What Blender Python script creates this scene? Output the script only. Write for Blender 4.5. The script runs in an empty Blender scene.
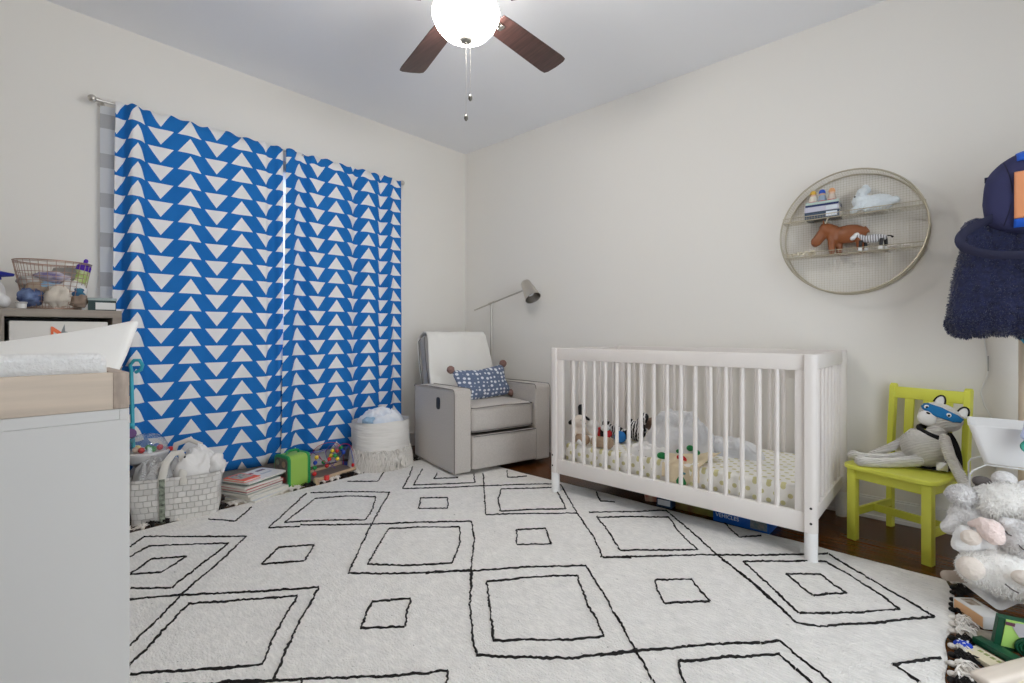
import bpy, bmesh, math, random
from mathutils import Vector, Matrix, Euler, noise
random.seed(7)
S = bpy.context.scene
C = S.collection
PI = math.pi
R = math.radians

# ------------------------------------------------------------------ materials
MATS = {}
def srgb(c):
    return tuple((v/255/12.92 if v/255 <= .04045 else ((v/255+.055)/1.055)**2.4) for v in c)

def mat(name, col, rough=.6, var=0, vscale=8, bump=0, bscale=200, metal=0, sheen=0, kind='noise', spec=.5,
        stretch=(1, 1, 1), trans=0, col2=None, alpha=None, emit=0, transl=0, coord='Object', dist=.002):
    if name in MATS: return MATS[name]
    m = bpy.data.materials.new(name); m.use_nodes = True
    nt = m.node_tree; N = nt.nodes; L = nt.links
    p = N['Principled BSDF']
    c = srgb(col)
    p.inputs['Base Color'].default_value = (*c, 1)
    p.inputs['Roughness'].default_value = rough
    p.inputs['Metallic'].default_value = metal
    p.inputs['Specular IOR Level'].default_value = spec
    if sheen:
        p.inputs['Sheen Weight'].default_value = sheen
        p.inputs['Sheen Roughness'].default_value = .5
    if trans: p.inputs['Transmission Weight'].default_value = trans
    if emit:
        p.inputs['Emission Color'].default_value = (*c, 1); p.inputs['Emission Strength'].default_value = emit
    if alpha is not None: p.inputs['Alpha'].default_value = alpha
    tc = N.new('ShaderNodeTexCoord'); mp = N.new('ShaderNodeMapping')
    mp.inputs['Scale'].default_value = stretch
    L.new(tc.outputs[coord], mp.inputs['Vector'])
    if var or col2:
        n = N.new('ShaderNodeTexNoise'); n.inputs['Scale'].default_value = vscale; n.inputs['Detail'].default_value = 4
        L.new(mp.outputs[0], n.inputs['Vector'])
        mx = N.new('ShaderNodeMix'); mx.data_type = 'RGBA'
        mr = N.new('ShaderNodeMapRange'); mr.inputs[1].default_value = .3; mr.inputs[2].default_value = .7
        L.new(n.outputs['Fac'], mr.inputs[0]); L.new(mr.outputs[0], mx.inputs['Factor'])
        if col2: ca, cb = c, srgb(col2)
        else: ca = tuple(v*(1-var) for v in c); cb = tuple(min(1, v*(1+var)) for v in c)
        mx.inputs['A'].default_value = (*ca, 1); mx.inputs['B'].default_value = (*cb, 1)
        L.new(mx.outputs['Result'], p.inputs['Base Color'])
    if bump:
        if kind == 'noise':
            t = N.new('ShaderNodeTexNoise'); t.inputs['Scale'].default_value = bscale; t.inputs['Detail'].default_value = 3; out = t.outputs['Fac']
        elif kind == 'voronoi':
            t = N.new('ShaderNodeTexVoronoi'); t.inputs['Scale'].default_value = bscale; out = t.outputs['Distance']
        else:
            t = N.new('ShaderNodeTexWave'); t.inputs['Scale'].default_value = bscale; t.inputs['Distortion'].default_value = 1.5; out = t.outputs['Fac']
        L.new(mp.outputs[0], t.inputs['Vector'])
        b = N.new('ShaderNodeBump'); b.inputs['Strength'].default_value = bump; b.inputs['Distance'].default_value = dist
        L.new(out, b.inputs['Height']); L.new(b.outputs[0], p.inputs['Normal'])
    if transl:
        tr = N.new('ShaderNodeBsdfTranslucent'); tr.inputs['Color'].default_value = (*c, 1)
        ms = N.new('ShaderNodeMixShader'); ms.inputs[0].default_value = transl
        L.new(p.outputs[0], ms.inputs[1]); L.new(tr.outputs[0], ms.inputs[2])
        L.new(ms.outputs[0], N['Material Output'].inputs['Surface'])
    MATS[name] = m
    return m

def math_node(nt, op, a, b=None, c=None):
    n = nt.nodes.new('ShaderNodeMath'); n.operation = op
    for i, v in enumerate((a, b, c)):
        if v is None: continue
        if isinstance(v, (int, float)): n.inputs[i].default_value = v
        else: nt.links.new(v, n.inputs[i])
    return n.outputs[0]

# ------------------------------------------------------------------ mesh builder
class MB:
    def __init__(s): s.bm = bmesh.new(); s.mi = 0; s.uv = None
    def _tag(s, vs, M=None):
        if M is not None: bmesh.ops.transform(s.bm, matrix=M, verts=vs)
        fs = set()
        for v in vs:
            for f in v.link_faces: fs.add(f)
        for f in fs: f.material_index = s.mi
        return vs
    def box(s, c, d, M=None, rz=0, bev=0, seg=2):
        r = bmesh.ops.create_cube(s.bm, size=1)
        vs = r['verts']
        T = Matrix.Translation(c) @ Matrix.Rotation(rz, 4, 'Z') @ Matrix.Diagonal((*d, 1))
        bmesh.ops.transform(s.bm, matrix=T, verts=vs)
        for f in {f for v in vs for f in v.link_faces}: f.material_index = s.mi
        if bev:
            es = list({e for v in vs for e in v.link_edges})
            g = bmesh.ops.bevel(s.bm, geom=es, offset=min(bev, min(d)*.49), segments=seg, affect='EDGES', profile=.5)
            vs = list({v for f in g['faces'] for v in f.verts} | {v for v in vs if v.is_valid})
            # include all connected
            seen = set(vs); st = list(vs)
            while st:
                v = st.pop()
                for e in v.link_edges:
                    o = e.other_vert(v)
                    if o not in seen: seen.add(o); st.append(o)
            vs = list(seen)
        return s._tag(vs, M)
    def ball(s, c, r, M=None, rot=None, u=20, v=12):
        if isinstance(r, (int, float)): r = (r, r, r)
        g = bmesh.ops.create_uvsphere(s.bm, u_segments=u, v_segments=v, radius=1)
        T = Matrix.Translation(c)
        if rot: T = T @ Euler(rot).to_matrix().to_4x4()
        T = T @ Matrix.Diagonal((*r, 1))
        bmesh.ops.transform(s.bm, matrix=T, verts=g['verts'])
        return s._tag(g['verts'], M)
    def tube(s, pts, r, seg=8, closed=False, cap=True, M=None, flat=None, up=None):
        pts = [Vector(p) for p in pts]; n = len(pts)
        rs = r if isinstance(r, (list, tuple)) else [r]*n
        rings = []; prev = Vector(up) if up else None
        for i, p in enumerate(pts):
            if closed: t = pts[(i+1) % n]-pts[i-1]
            else: t = pts[min(i+1, n-1)]-pts[max(i-1, 0)]
            if t.length < 1e-9: t = Vector((0, 0, 1))
            t.normalize()
            if prev is None:
                prev = Vector((0, 0, 1)) if abs(t.z) < .9 else Vector((1, 0, 0))
            a = (prev-t*prev.dot(t))
            if a.length < 1e-6: a = t.orthogonal()
            a.normalize(); b = t.cross(a); 
            if up is None: prev = a
            fl = flat if flat else 1
            rings.append([s.bm.verts.new(p+a*math.cos(2*PI*k/seg)*rs[i]*fl+b*math.sin(2*PI*k/seg)*rs[i]) for k in range(seg)])
        m = n if closed else n-1
        for i in range(m):
            A, B = rings[i], rings[(i+1) % n]
            for k in range(seg):
                f = s.bm.faces.new((A[k], A[(k+1) % seg], B[(k+1) % seg], B[k])); f.material_index = s.mi
        if cap and not closed:
            f = s.bm.faces.new(list(reversed(rings[0]))); f.material_index = s.mi
            f = s.bm.faces.new(rings[-1]); f.material_index = s.mi
        vs = [v for rr in rings for v in rr]
        return s._tag(vs, M)
    def cyl(s, p0, p1, r0, r1=None, seg=20, M=None):
        return s.tube([p0, p1], [r0, r0 if r1 is None else r1], seg=seg, M=M)
    def lathe(s, prof, c=(0, 0, 0), seg=32, M=None, sx=1, sy=1, wob=None):
        rings = []; c = Vector(c); pole = []
        for (r, z) in prof:
            if r < 1e-5: rings.append([s.bm.verts.new(c+Vector((0, 0, z)))])
            else:
                rings.append([s.bm.verts.new(c+Vector((math.cos(2*PI*k/seg)*r*sx*(1 if not wob else wob(k/seg, z)), math.sin(2*PI*k/seg)*r*sy*(1 if not wob else wob(k/seg, z)), z))) for k in range(seg)])
        for A, B in zip(rings, rings[1:]):
            for k in range(seg):
                k2 = (k+1) % seg
                if len(A) == 1 and len(B) == 1: continue
                if len(A) == 1: vs = (A[0], B[k2], B[k])
                elif len(B) == 1: vs = (A[k], A[k2], B[0])
                else: vs = (A[k], A[k2], B[k2], B[k])
                f = s.bm.faces.new(vs); f.material_index = s.mi
        return s._tag([v for rr in rings for v in rr], M)
    def grid(s, fn, nu, nv, wu=False, wv=False, M=None, uvfn=None):
        V = [[s.bm.verts.new(Vector(fn(i/(nu if wu else nu-1), j/(nv if wv else nv-1)))) for j in range(nv)] for i in range(nu)]
        uvl = s.bm.loops.layers.uv.verify() if uvfn else None
        for i in range(nu if wu else nu-1):
            for j in range(nv if wv else nv-1):
                ij = [(i, j), (i+1, j), (i+1, j+1), (i, j+1)]
                f = s.bm.faces.new([V[a % nu][b % nv] for a, b in ij]); f.material_index = s.mi
                if uvl:
                    for l, (a, b) in zip(f.loops, ij): l[uvl].uv = uvfn(a/(nu-1), b/(nv-1))
        return s._tag([v for r in V for v in r], M)
    def prism(s, pts, z0, z1, M=None):
        A = [s.bm.verts.new((x, y, z0)) for x, y in pts]; B = [s.bm.verts.new((x, y, z1)) for x, y in pts]
        n = len(pts)
        fs = [s.bm.faces.new(list(reversed(A))), s.bm.faces.new(B)]
        for k in range(n): fs.append(s.bm.faces.new((A[k], A[(k+1) % n], B[(k+1) % n], B[k])))
        for f in fs: f.material_index = s.mi
        return s._tag(A+B, M)
    def build(s, name, mats, parent=None, smooth=True, bevel=0, sub=0, loc=None, rz=0, solid=0, ang=40, label=None, bseg=2):
        bmesh.ops.recalc_face_normals(s.bm, faces=s.bm.faces[:])
        me = bpy.data.meshes.new(name); s.bm.to_mesh(me); s.bm.free()
        if not isinstance(mats, (list, tuple)): mats = [mats]
        for m in mats: me.materials.append(m)
        if smooth:
            for p in me.polygons: p.use_smooth = True
            if not sub:
                me.set_sharp_from_angle(angle=R(ang))
        o = bpy.data.objects.new(name, me); C.objects.link(o)
        if parent: o.parent = parent
        if loc: o.location = loc
        if rz: o.rotation_euler.z = rz
        if solid:
            md = o.modifiers.new('Solidify', 'SOLIDIFY'); md.thickness = solid; md.offset = 0
        if bevel:
            md = o.modifiers.new('Bevel', 'BEVEL'); md.width = bevel; md.segments = bseg; md.limit_method = 'ANGLE'; md.angle_limit = R(40)
        if sub:
            md = o.modifiers.new('Subsurf', 'SUBSURF'); md.levels = sub; md.render_levels = sub
        if label: o['label'] = label
        return o

def tag(o, label, cat, group=None):
    o['label'] = label; o['category'] = cat
    if group: o['group'] = group
    return o
def thing(name, label, cat, loc=(0, 0, 0), rz=0, group=None):
    o = bpy.data.objects.new(name, None); C.objects.link(o); o.location = loc; o.rotation_euler = (0, 0, rz)
    o.empty_display_size = .05
    return tag(o, label, cat, group)
def struct(o): o['kind'] = 'structure'; return o
def plain(fn, name, m, parent=None, **k):
    b = MB(); fn(b); return b.build(name, m, parent, **k)

def blob(name, m, elems, parent=None, voxel=.006, smooth=6, disp=0, dscale=.02, label=None, loc=None):
    """soft body: ellipsoids and capsules fused into one continuous skin.
    elems: ('b', centre, radii[, rot]) or ('t', pts, radii)"""
    b = MB()
    for e in elems:
        if e[0] == 'b': b.ball(e[1], e[2], rot=e[3] if len(e) > 3 else None, u=24, v=16)
        else:
            b.tube(e[1], e[2], seg=14)
            rs = e[2] if isinstance(e[2], (list, tuple)) else [e[2]]*len(e[1])
            b.ball(e[1][0], rs[0], u=14, v=10); b.ball(e[1][-1], rs[-1], u=14, v=10)
    o = b.build(name, m, parent, loc=loc)
    md = o.modifiers.new('Remesh', 'REMESH'); md.mode = 'VOXEL'; md.voxel_size = voxel; md.use_smooth_shade = True
    md = o.modifiers.new('Smooth', 'SMOOTH'); md.iterations = smooth; md.factor = .5
    if disp:
        t = bpy.data.textures.new(name+'_fur', 'CLOUDS'); t.noise_scale = dscale; t.noise_depth = 2
        md = o.modifiers.new('Displace', 'DISPLACE'); md.texture = t; md.strength = disp; md.mid_level = .5
    if label: o['label'] = label
    return o

def fur(elems, n, ln, w, m, parent, seed=1, droop=.35, name='fur'):
    """short curled pile standing on a soft body"""
    rnd = random.Random(seed); b = MB(); bm = b.bm
    def inside(p, skip):
        for i, e in enumerate(elems):
            if i == skip: continue
            if e[0] == 'b':
                rr = e[2] if isinstance(e[2], (tuple, list)) else (e[2],)*3
                q = Vector(p)-Vector(e[1])
                if (q.x/rr[0])**2+(q.y/rr[1])**2+(q.z/rr[2])**2 < .8: return True
        return False
    done = 0
    while done < n:
        i = rnd.randrange(len(elems)); e = elems[i]
        d = Vector((rnd.gauss(0, 1), rnd.gauss(0, 1), rnd.gauss(0, 1))).normalized()
        if e[0] == 'b':
            rr = e[2] if isinstance(e[2], (tuple, list)) else (e[2],)*3
            p = Vector(e[1])+Vector((d.x*rr[0], d.y*rr[1], d.z*rr[2])); nm = Vector((d.x/rr[0], d.y/rr[1], d.z/rr[2])).normalized()
        else:
            k = rnd.randrange(len(e[1])-1); f = rnd.random(); a, c = Vector(e[1][k]), Vector(e[1][k+1]); rs = e[2]; ax = (c-a).normalized()
            nm = (d-ax*d.dot(ax))
            if nm.length < .1: continue
            nm.normalize(); p = a+(c-a)*f+nm*(rs[k]+(rs[k+1]-rs[k])*f)
            if f < .05 or f > .95: nm = (nm+ax*(1 if f > .5 else -1)*.5).normalized()
        done += 1
        if inside(p, i): continue
        t = nm.orthogonal().normalized(); t = (t*math.cos(rnd.random()*6.3)+nm.cross(t)*math.sin(rnd.random()*6.3)).normalized()
        l = ln*rnd.uniform(.6, 1.2); side = nm.cross(t)*w
        p0 = p-nm*ln*.35; p1 = p+nm*l*.45+t*l*.25; p2 = p+nm*l*.7+t*l*.75+Vector((0, 0, -droop*l))
        v = [bm.verts.new(q) for q in (p0-side, p0+side, p1+side*.9, p1-side*.9, p2)]
        bm.faces.new((v[0], v[1], v[2], v[3])); bm.faces.new((v[3], v[2], v[4]))
    o = b.build(name, m, parent, ang=180); o['kind'] = 'stuff'
    return o
def fbm(x, y, z=0, o=4):
    return noise.fractal((x, y, z), 1.0, 2.0, o)
def ridge(x, y, z=0):
    v = 0; a = 1; f = 1
    for i in range(4):
        v += a*(1-abs(noise.noise((x*f, y*f, z*f+i*7.3)))*2.2); a *= .5; f *= 1.9
    return v/1.9

def heap(name, m, c, rx, ry, h, seed=0, parent=None, rough=.25, freq=2.2, solid=0, rz=0, label=None, edge=.0, n=56, base=0, warp=(1, 1), sub=1):
    """crumpled cloth heap on an elliptical footprint"""
    b = MB()
    def fn(u, v):
        th = u*2*PI; r = v
        wob = 1+.13*noise.noise((math.cos(th)*1.5+seed, math.sin(th)*1.5, seed*3.1))
        x = math.cos(th)*rx*r*wob; y = math.sin(th)*ry*r*wob
        px, py = x/rx*freq*warp[0]+seed*5.7, y/ry*freq*warp[1]-seed*2.3
        fold = .8*ridge(px*.6, py*.6, seed)+.2*ridge(px*1.5+3, py*1.5, seed+5)
        dome = (1-r**2.6)**.6 if r < 1 else 0
        z = base+h*(dome*(1-rough)+rough*fold*dome**.5*1.2)
        k = .12*rough*4
        x += rx*.12*noise.noise((px*.9, py*.9, seed+9))*dome; y += ry*.12*noise.noise((px*.9+4, py*.9, seed+19))*dome
        return (x, y, max(z, edge))
    V0 = b.grid(fn, n, 22, wu=True)
    o = b.build(name, m, parent, loc=c, rz=rz, sub=sub, label=label)
    return o

def text_mesh(name, txt, size, m, parent, M, extrude=.0004, label=None):
    cu = bpy.data.curves.new(name+'_curve', 'FONT'); cu.body = txt; cu.size = size; cu.align_x = 'CENTER'; cu.align_y = 'CENTER'; cu.extrude = extrude
    t = bpy.data.objects.new(name+'_tmp', cu); C.objects.link(t)
    bpy.context.view_layer.update()
    me = bpy.data.meshes.new_from_object(t.evaluated_get(bpy.context.evaluated_depsgraph_get()))
    bpy.data.objects.remove(t)
    me.transform(M); me.materials.clear(); me.materials.append(m)
    o = bpy.data.objects.new(name, me); C.objects.link(o); o.parent = parent
    if label: o['label'] = label
    return o

# ------------------------------------------------------------------ camera
cam = bpy.data.cameras.new('camera'); co = bpy.data.objects.new('camera', cam); C.objects.link(co)
co.location = (0, 0, .956); co.rotation_euler = (PI/2, 0, R(42.23))
cam.sensor_width = 36; cam.lens = 36*488/1024; cam.shift_y = -7.5/1024; cam.clip_start = .02
S.camera = co
S.view_settings.view_transform = 'Standard'; S.view_settings.look = 'None'; S.view_settings.gamma = 1
S.view_settings.use_curve_mapping = False; S.view_settings.exposure = 1.2
S.cycles.use_denoising = True
S.cycles.max_bounces = 12; S.cycles.diffuse_bounces = 10; S.cycles.sample_clamp_indirect = 6

# ------------------------------------------------------------------ common materials
WALL = mat('wall_paint', (233, 230, 224), .85, bump=.08, bscale=260, coord='Object', dist=.001)
CEIL = mat('ceiling_paint', (238, 239, 242), .9)  # slight blue cast of the daylight put into the ceiling colour
TRIM = mat('trim_paint', (232, 231, 229), .35)
WHITEP = mat('white_lacquer', (212, 211, 208), .5)
WASH = mat('washed_wood', (226, 220, 215), .5, var=.012, vscale=3, stretch=(6, 6, 1), bump=.04, bscale=60)
NICK = mat('brushed_nickel', (204, 199, 191), .30, metal=1)
BLACK = mat('black_fabric', (22, 22, 24), .9, sheen=.3)
BLACKP = mat('black_plastic', (18, 18, 20), .4)

# ------------------------------------------------------------------ the room
XW, YN, ZC, XE, YS = -3.45, 3.14, 2.665, 1.0, -1.15
def floor_mat():
    m = bpy.data.materials.new('hardwood_planks'); m.use_nodes = True
    nt = m.node_tree; N = nt.nodes; L = nt.links; p = N['Principled BSDF']
    tc = N.new('ShaderNodeTexCoord')
    br = N.new('ShaderNodeTexBrick'); br.offset = .37; br.inputs['Scale'].default_value = 1
    br.inputs['Brick Width'].default_value = 1.1; br.inputs['Row Height'].default_value = .085
    br.inputs['Mortar Size'].default_value = .0012; br.inputs['Mortar Smooth'].default_value = .1
    br.inputs['Color1'].default_value = (*srgb((104, 58, 18)), 1); br.inputs['Color2'].default_value = (*srgb((80, 43, 13)), 1)
    br.inputs['Mortar'].default_value = (*srgb((26, 15, 10)), 1)
    L.new(tc.outputs['Object'], br.inputs['Vector'])
    mp = N.new('ShaderNodeMapping'); mp.inputs['Scale'].default_value = (1.5, 30, 1); L.new(tc.outputs['Object'], mp.inputs[0])
    n = N.new('ShaderNodeTexNoise'); n.inputs['Scale'].default_value = 3; n.inputs['Detail'].default_value = 6; L.new(mp.outputs[0], n.inputs['Vector'])
    mr = N.new('ShaderNodeMapRange'); mr.inputs[1].default_value = .3; mr.inputs[2].default_value = .7; mr.inputs[3].default_value = .6; mr.inputs[4].default_value = 1.3
    L.new(n.outputs['Fac'], mr.inputs[0])
    mx = N.new('ShaderNodeMix'); mx.data_type = 'RGBA'; mx.blend_type = 'MULTIPLY'; mx.inputs['Factor'].default_value = 1
    L.new(br.outputs['Color'], mx.inputs['A']); L.new(mr.outputs[0], mx.inputs['B']); L.new(mx.outputs['Result'], p.inputs['Base Color'])
    p.inputs['Roughness'].default_value = .27; p.inputs['Specular IOR Level'].default_value = .35
    b = N.new('ShaderNodeBump'); b.inputs['Strength'].default_value = .15; b.inputs['Distance'].default_value = .001
    L.new(br.outputs['Fac'], b.inputs['Height']); b.invert = True; L.new(b.outputs[0], p.inputs['Normal'])
    return m
b = MB(); b.box(((XW+XE)/2, (YN+YS)/2, -.05), (XE-XW+.3, YN-YS+.3, .1)); struct(b.build('floor', floor_mat()))
b = MB(); b.box(((XW+XE)/2, (YN+YS)/2, ZC+.05), (XE-XW+.3, YN-YS+.3, .1)); struct(b.build('ceiling', CEIL))
b = MB(); b.box(((XW+XE)/2, YN+.06, ZC/2), (XE-XW+.24, .12, ZC)); struct(b.build('wall_north', WALL))
b = MB(); b.box(((XW+XE)/2, YS-.06, ZC/2), (XE-XW+.24, .12, ZC)); struct(b.build('wall_south', WALL))
# wall_west with the window opening
WY0, WY1, WZ0, WZ1 = .62, 2.22, .72, 2.06
b = MB()
b.box((XW-.06, (YS+WY0)/2, ZC/2), (.12, WY0-YS, ZC)); b.box((XW-.06, (WY1+YN)/2, ZC/2), (.12, YN-WY1, ZC))
b.box((XW-.06, (WY0+WY1)/2, WZ0/2), (.12, WY1-WY0, WZ0)); b.box((XW-.06, (WY0+WY1)/2, (WZ1+ZC)/2), (.12, WY1-WY0, ZC-WZ1))
struct(b.build('wall_west', WALL))
# wall_east with an unseen wide opening, added to let in fill daylight
DY0, DY1, DH = .35, 2.05, 2.1
b = MB()
b.box((XE+.06, (YS+DY0)/2, ZC/2), (.12, DY0-YS, ZC)); b.box((XE+.06, (DY1+YN)/2, ZC/2), (.12, YN-DY1, ZC))
b.box((XE+.06, (DY0+DY1)/2, (DH+ZC)/2), (.12, DY1-DY0, ZC-DH))
struct(b.build('wall_east', WALL))
b = MB()
b.box((XE-.009, DY0-.035, DH/2), (.018, .07, DH)); b.box((XE-.009, DY1+.035, DH/2), (.018, .07, DH)); b.box((XE-.009, (DY0+DY1)/2, DH+.035), (.018, DY1-DY0+.14, .07))
struct(b.build('fill_opening_trim', TRIM, bevel=.003))  # casing around the added fill-light opening
def baseboard(name, p0, p1, nx, ny):
    b = MB(); (x0, y0), (x1, y1) = p0, p1
    cx, cy = (x0+x1)/2, (y0+y1)/2
    for t, z0, z1 in ((.012, .0, .105), (.017, .0, .02), (.008, .105, .115)):
        d = (abs(x1-x0), t, z1-z0) if ny else (t, abs(y1-y0), z1-z0)
        b.box((cx+nx*t/2, cy+ny*t/2, (z0+z1)/2), d)
    struct(b.build(name, TRIM, bevel=.002))
baseboard('baseboard_north', (XW, YN), (XE, YN), 0, -1)
baseboard('baseboard_west', (XW, YS), (XW, YN-.02), 1, 0)
baseboard('baseboard_east', (XE, DY1+.07), (XE, YN-.02), -1, 0)
# window
b = MB()
yc, zc = (WY0+WY1)/2, (WZ0+WZ1)/2
for y in (WY0+.02, WY1-.02): b.box((XW-.06, y, zc), (.08, .04, WZ1-WZ0))
for z in (WZ0+.02, WZ1-.02): b.box((XW-.06, yc, z), (.08, WY1-WY0, .04))
b.box((XW-.06, yc, zc), (.05, .05, WZ1-WZ0)); b.box((XW-.06, yc, zc), (.05, WY1-WY0, .04))
for y in (WY0-.035, WY1+.035): b.box((XW+.007, y, zc), (.014, .07, WZ1-WZ0+.14))
b.box((XW+.007, yc, WZ1+.035), (.014, WY1-WY0, .07)); b.box((XW+.012, yc, WZ0-.02), (.03, WY1-WY0+.16, .03))
w = struct(b.build('window_1', TRIM, bevel=.002))
b = MB(); b.box((XW-.06, yc, zc), (.004, WY1-WY0-.06, WZ1-WZ0-.06))
g = bpy.data.materials.new('window_glass'); g.use_nodes = True
gn = g.node_tree; gn.nodes.clear()
o_ = gn.nodes.new('ShaderNodeOutputMaterial'); t_ = gn.nodes.new('ShaderNodeBsdfTransparent'); gl = gn.nodes.new('ShaderNodeBsdfGlossy'); gl.inputs['Roughness'].default_value = .02
ms = gn.nodes.new('ShaderNodeMixShader'); ms.inputs[0].default_value = .06
gn.links.new(t_.outputs[0], ms.inputs[1]); gn.links.new(gl.outputs[0], ms.inputs[2]); gn.links.new(ms.outputs[0], o_.inputs[0])
b.build('pane', g, w)

# daylight outside
wd = bpy.data.worlds.new('sky'); S.world = wd; wd.use_nodes = True
nt = wd.node_tree
bg = nt.nodes['Background']; bg.inputs['Color'].default_value = (.86, .93, 1, 1); bg.inputs['Strength'].default_value = 1.55
RUGLINES = [
[(-2.70,0.46),(-2.79,0.53),(-2.44,0.85),(-2.21,0.64),(-2.07,0.50),(-1.95,0.41),(-1.84,0.31)],
[(-2.58,0.44),(-2.65,0.52),(-2.42,0.77),(-2.25,0.59),(-2.15,0.49),(-2.26,0.39)],
[(-2.40,0.41),(-2.49,0.50),(-2.41,0.60),(-2.32,0.50),(-2.39,0.41)],
[(-2.17,0.37),(-2.07,0.50),(-1.92,0.66),(-1.75,0.86),(-1.56,0.69),(-1.37,0.54)],
[(-1.74,0.30),(-1.98,0.50),(-1.75,0.78),(-1.59,0.64),(-1.46,0.55),(-1.60,0.39),(-1.69,0.29)],
[(-2.10,0.79),(-2.21,0.90),(-2.12,1.02),(-2.00,0.92),(-2.10,0.79)],
[(-2.81,0.80),(-2.68,0.88),(-2.83,1.01)],
[(-1.47,0.45),(-1.38,0.54),(-1.32,0.60)],
[(-1.32,0.60),(-1.18,0.74),(-1.08,0.85),(-1.05,0.89),(-1.02,0.86)],
[(-2.84,1.32),(-2.47,0.96),(-2.37,1.07)],
[(-2.83,1.34),(-2.68,1.50),(-2.49,1.66),(-2.14,1.32),(-1.77,0.99),(-1.67,1.07),(-1.59,1.15),(-1.43,1.33)],
[(-2.39,1.08),(-2.26,1.20),(-2.14,1.32),(-1.98,1.50),(-1.80,1.68),(-1.63,1.54),(-1.43,1.33),(-1.27,1.18)],
[(-2.48,1.04),(-2.71,1.31)],
[(-2.71,1.31),(-2.62,1.45),(-2.48,1.56),(-2.32,1.44),(-2.21,1.33),(-2.33,1.22),(-2.44,1.10)],
[(-2.48,1.04),(-2.43,1.10)],
[(-2.14,1.61),(-2.27,1.72),(-2.16,1.83),(-2.03,1.72),(-2.14,1.61)],
[(-2.03,1.35),(-1.92,1.47),(-1.79,1.59),(-1.66,1.48),(-1.53,1.32),(-1.64,1.19),(-1.78,1.08),(-1.93,1.24),(-2.03,1.35)],
[(-2.85,2.09),(-2.68,1.94),(-2.49,1.75),(-2.28,1.98),(-2.16,2.13)],
[(-2.75,2.10),(-2.50,1.84),(-2.39,1.96),(-2.25,2.13),(-2.40,2.26)],
[(-2.60,2.11),(-2.51,2.01),(-2.41,2.13)],
[(-2.88,1.87),(-2.73,1.73),(-2.87,1.60)],
[(-2.36,2.31),(-1.81,1.79)],
[(-2.29,2.47),(-2.17,2.35),(-2.10,2.46)],
[(-1.80,2.41),(-1.92,2.28),(-2.04,2.15),(-1.93,2.01),(-1.79,1.88),(-1.68,2.01),(-1.55,2.14),(-1.65,2.24),(-1.79,2.37)],
[(-1.81,1.79),(-1.70,1.91),(-1.57,2.03),(-1.47,2.13)],
[(-2.17,2.11),(-2.03,2.28),(-1.87,2.44),(-1.82,2.46),(-1.63,2.28),(-1.47,2.13),(-1.24,1.93),(-1.10,1.78),(-1.01,1.86)],
[(-1.45,1.63),(-1.56,1.75),(-1.47,1.86),(-1.34,1.74),(-1.45,1.63)],
[(-1.59,2.50),(-1.48,2.37),(-1.41,2.41)],
[(-1.54,1.19),(-1.50,1.24),(-1.42,1.33),(-1.28,1.50),(-1.11,1.67),(-0.95,1.54),(-0.79,1.40),(-0.70,1.32),(-0.61,1.24)],
[(-1.42,1.33),(-1.25,1.16),(-1.12,1.05),(-1.04,0.99),(-0.97,1.04),(-0.90,1.10),(-0.83,1.16),(-0.79,1.21),(-0.73,1.29),(-0.70,1.33)],
[(-1.32,1.31),(-1.17,1.50),(-1.09,1.58),(-0.96,1.45),(-0.81,1.32),(-0.88,1.23),(-0.98,1.14),(-1.05,1.07),(-1.18,1.19),(-1.32,1.31)],
[(-1.52,0.94),(-1.48,0.99),(-1.43,1.04),(-1.37,0.98),(-1.31,0.93),(-1.41,0.83),(-1.52,0.94)],
[(-1.36,2.15),(-1.23,2.28),(-1.09,2.40),(-0.96,2.24),(-0.83,2.12),(-0.96,2.00),(-1.08,1.89),(-1.21,2.02),(-1.37,2.16)],
[(-1.43,2.18),(-1.26,2.35),(-1.14,2.48),(-0.91,2.28),(-0.75,2.13),(-0.57,1.98),(-0.40,1.82)],
[(-1.09,1.79),(-0.91,1.97),(-0.75,2.13),(-0.61,2.25),(-0.48,2.38)],
[(-0.89,2.56),(-0.74,2.38),(-0.67,2.47)],
[(-0.85,1.75),(-0.75,1.85),(-0.69,1.79),(-0.64,1.74),(-0.70,1.68),(-0.75,1.62),(-0.81,1.69),(-0.85,1.75)],
[(-0.46,2.31),(-0.65,2.14),(-0.50,1.99),(-0.39,1.87)],
[(-0.77,1.23),(-0.70,1.32),(-0.60,1.44),(-0.53,1.52),(-0.44,1.61),(-0.40,1.66),(-0.33,1.61),(-0.28,1.58)],
[(-0.54,1.29),(-0.59,1.36),(-0.49,1.48),(-0.38,1.59),(-0.33,1.55),(-0.29,1.52)],
[(-0.72,2.10),(-0.56,1.98),(-0.46,1.88),(-0.38,1.80)],
[(-0.55,2.31),(-0.49,2.37),(-0.40,2.46),(-0.32,2.38),(-0.24,2.31),(-0.13,2.22),(-0.06,2.16),(-0.05,2.15)],
[(-0.38,1.80),(-0.32,1.83),(-0.27,1.89),(-0.17,2.00),(-0.11,2.08),(-0.05,2.15)],
[(-0.54,2.24),(-0.40,2.37),(-0.31,2.30),(-0.21,2.21),(-0.14,2.13),(-0.23,2.02),(-0.31,1.94),(-0.39,1.87)],
[(-0.49,2.14),(-0.39,2.23),(-0.34,2.17),(-0.29,2.13),(-0.34,2.08),(-0.38,2.03),(-0.49,2.14)],
[(-0.01,1.92),(-0.07,1.84),(-0.10,1.80),(-0.13,1.76),(-0.10,1.74),(-0.07,1.72)],
]
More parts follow.
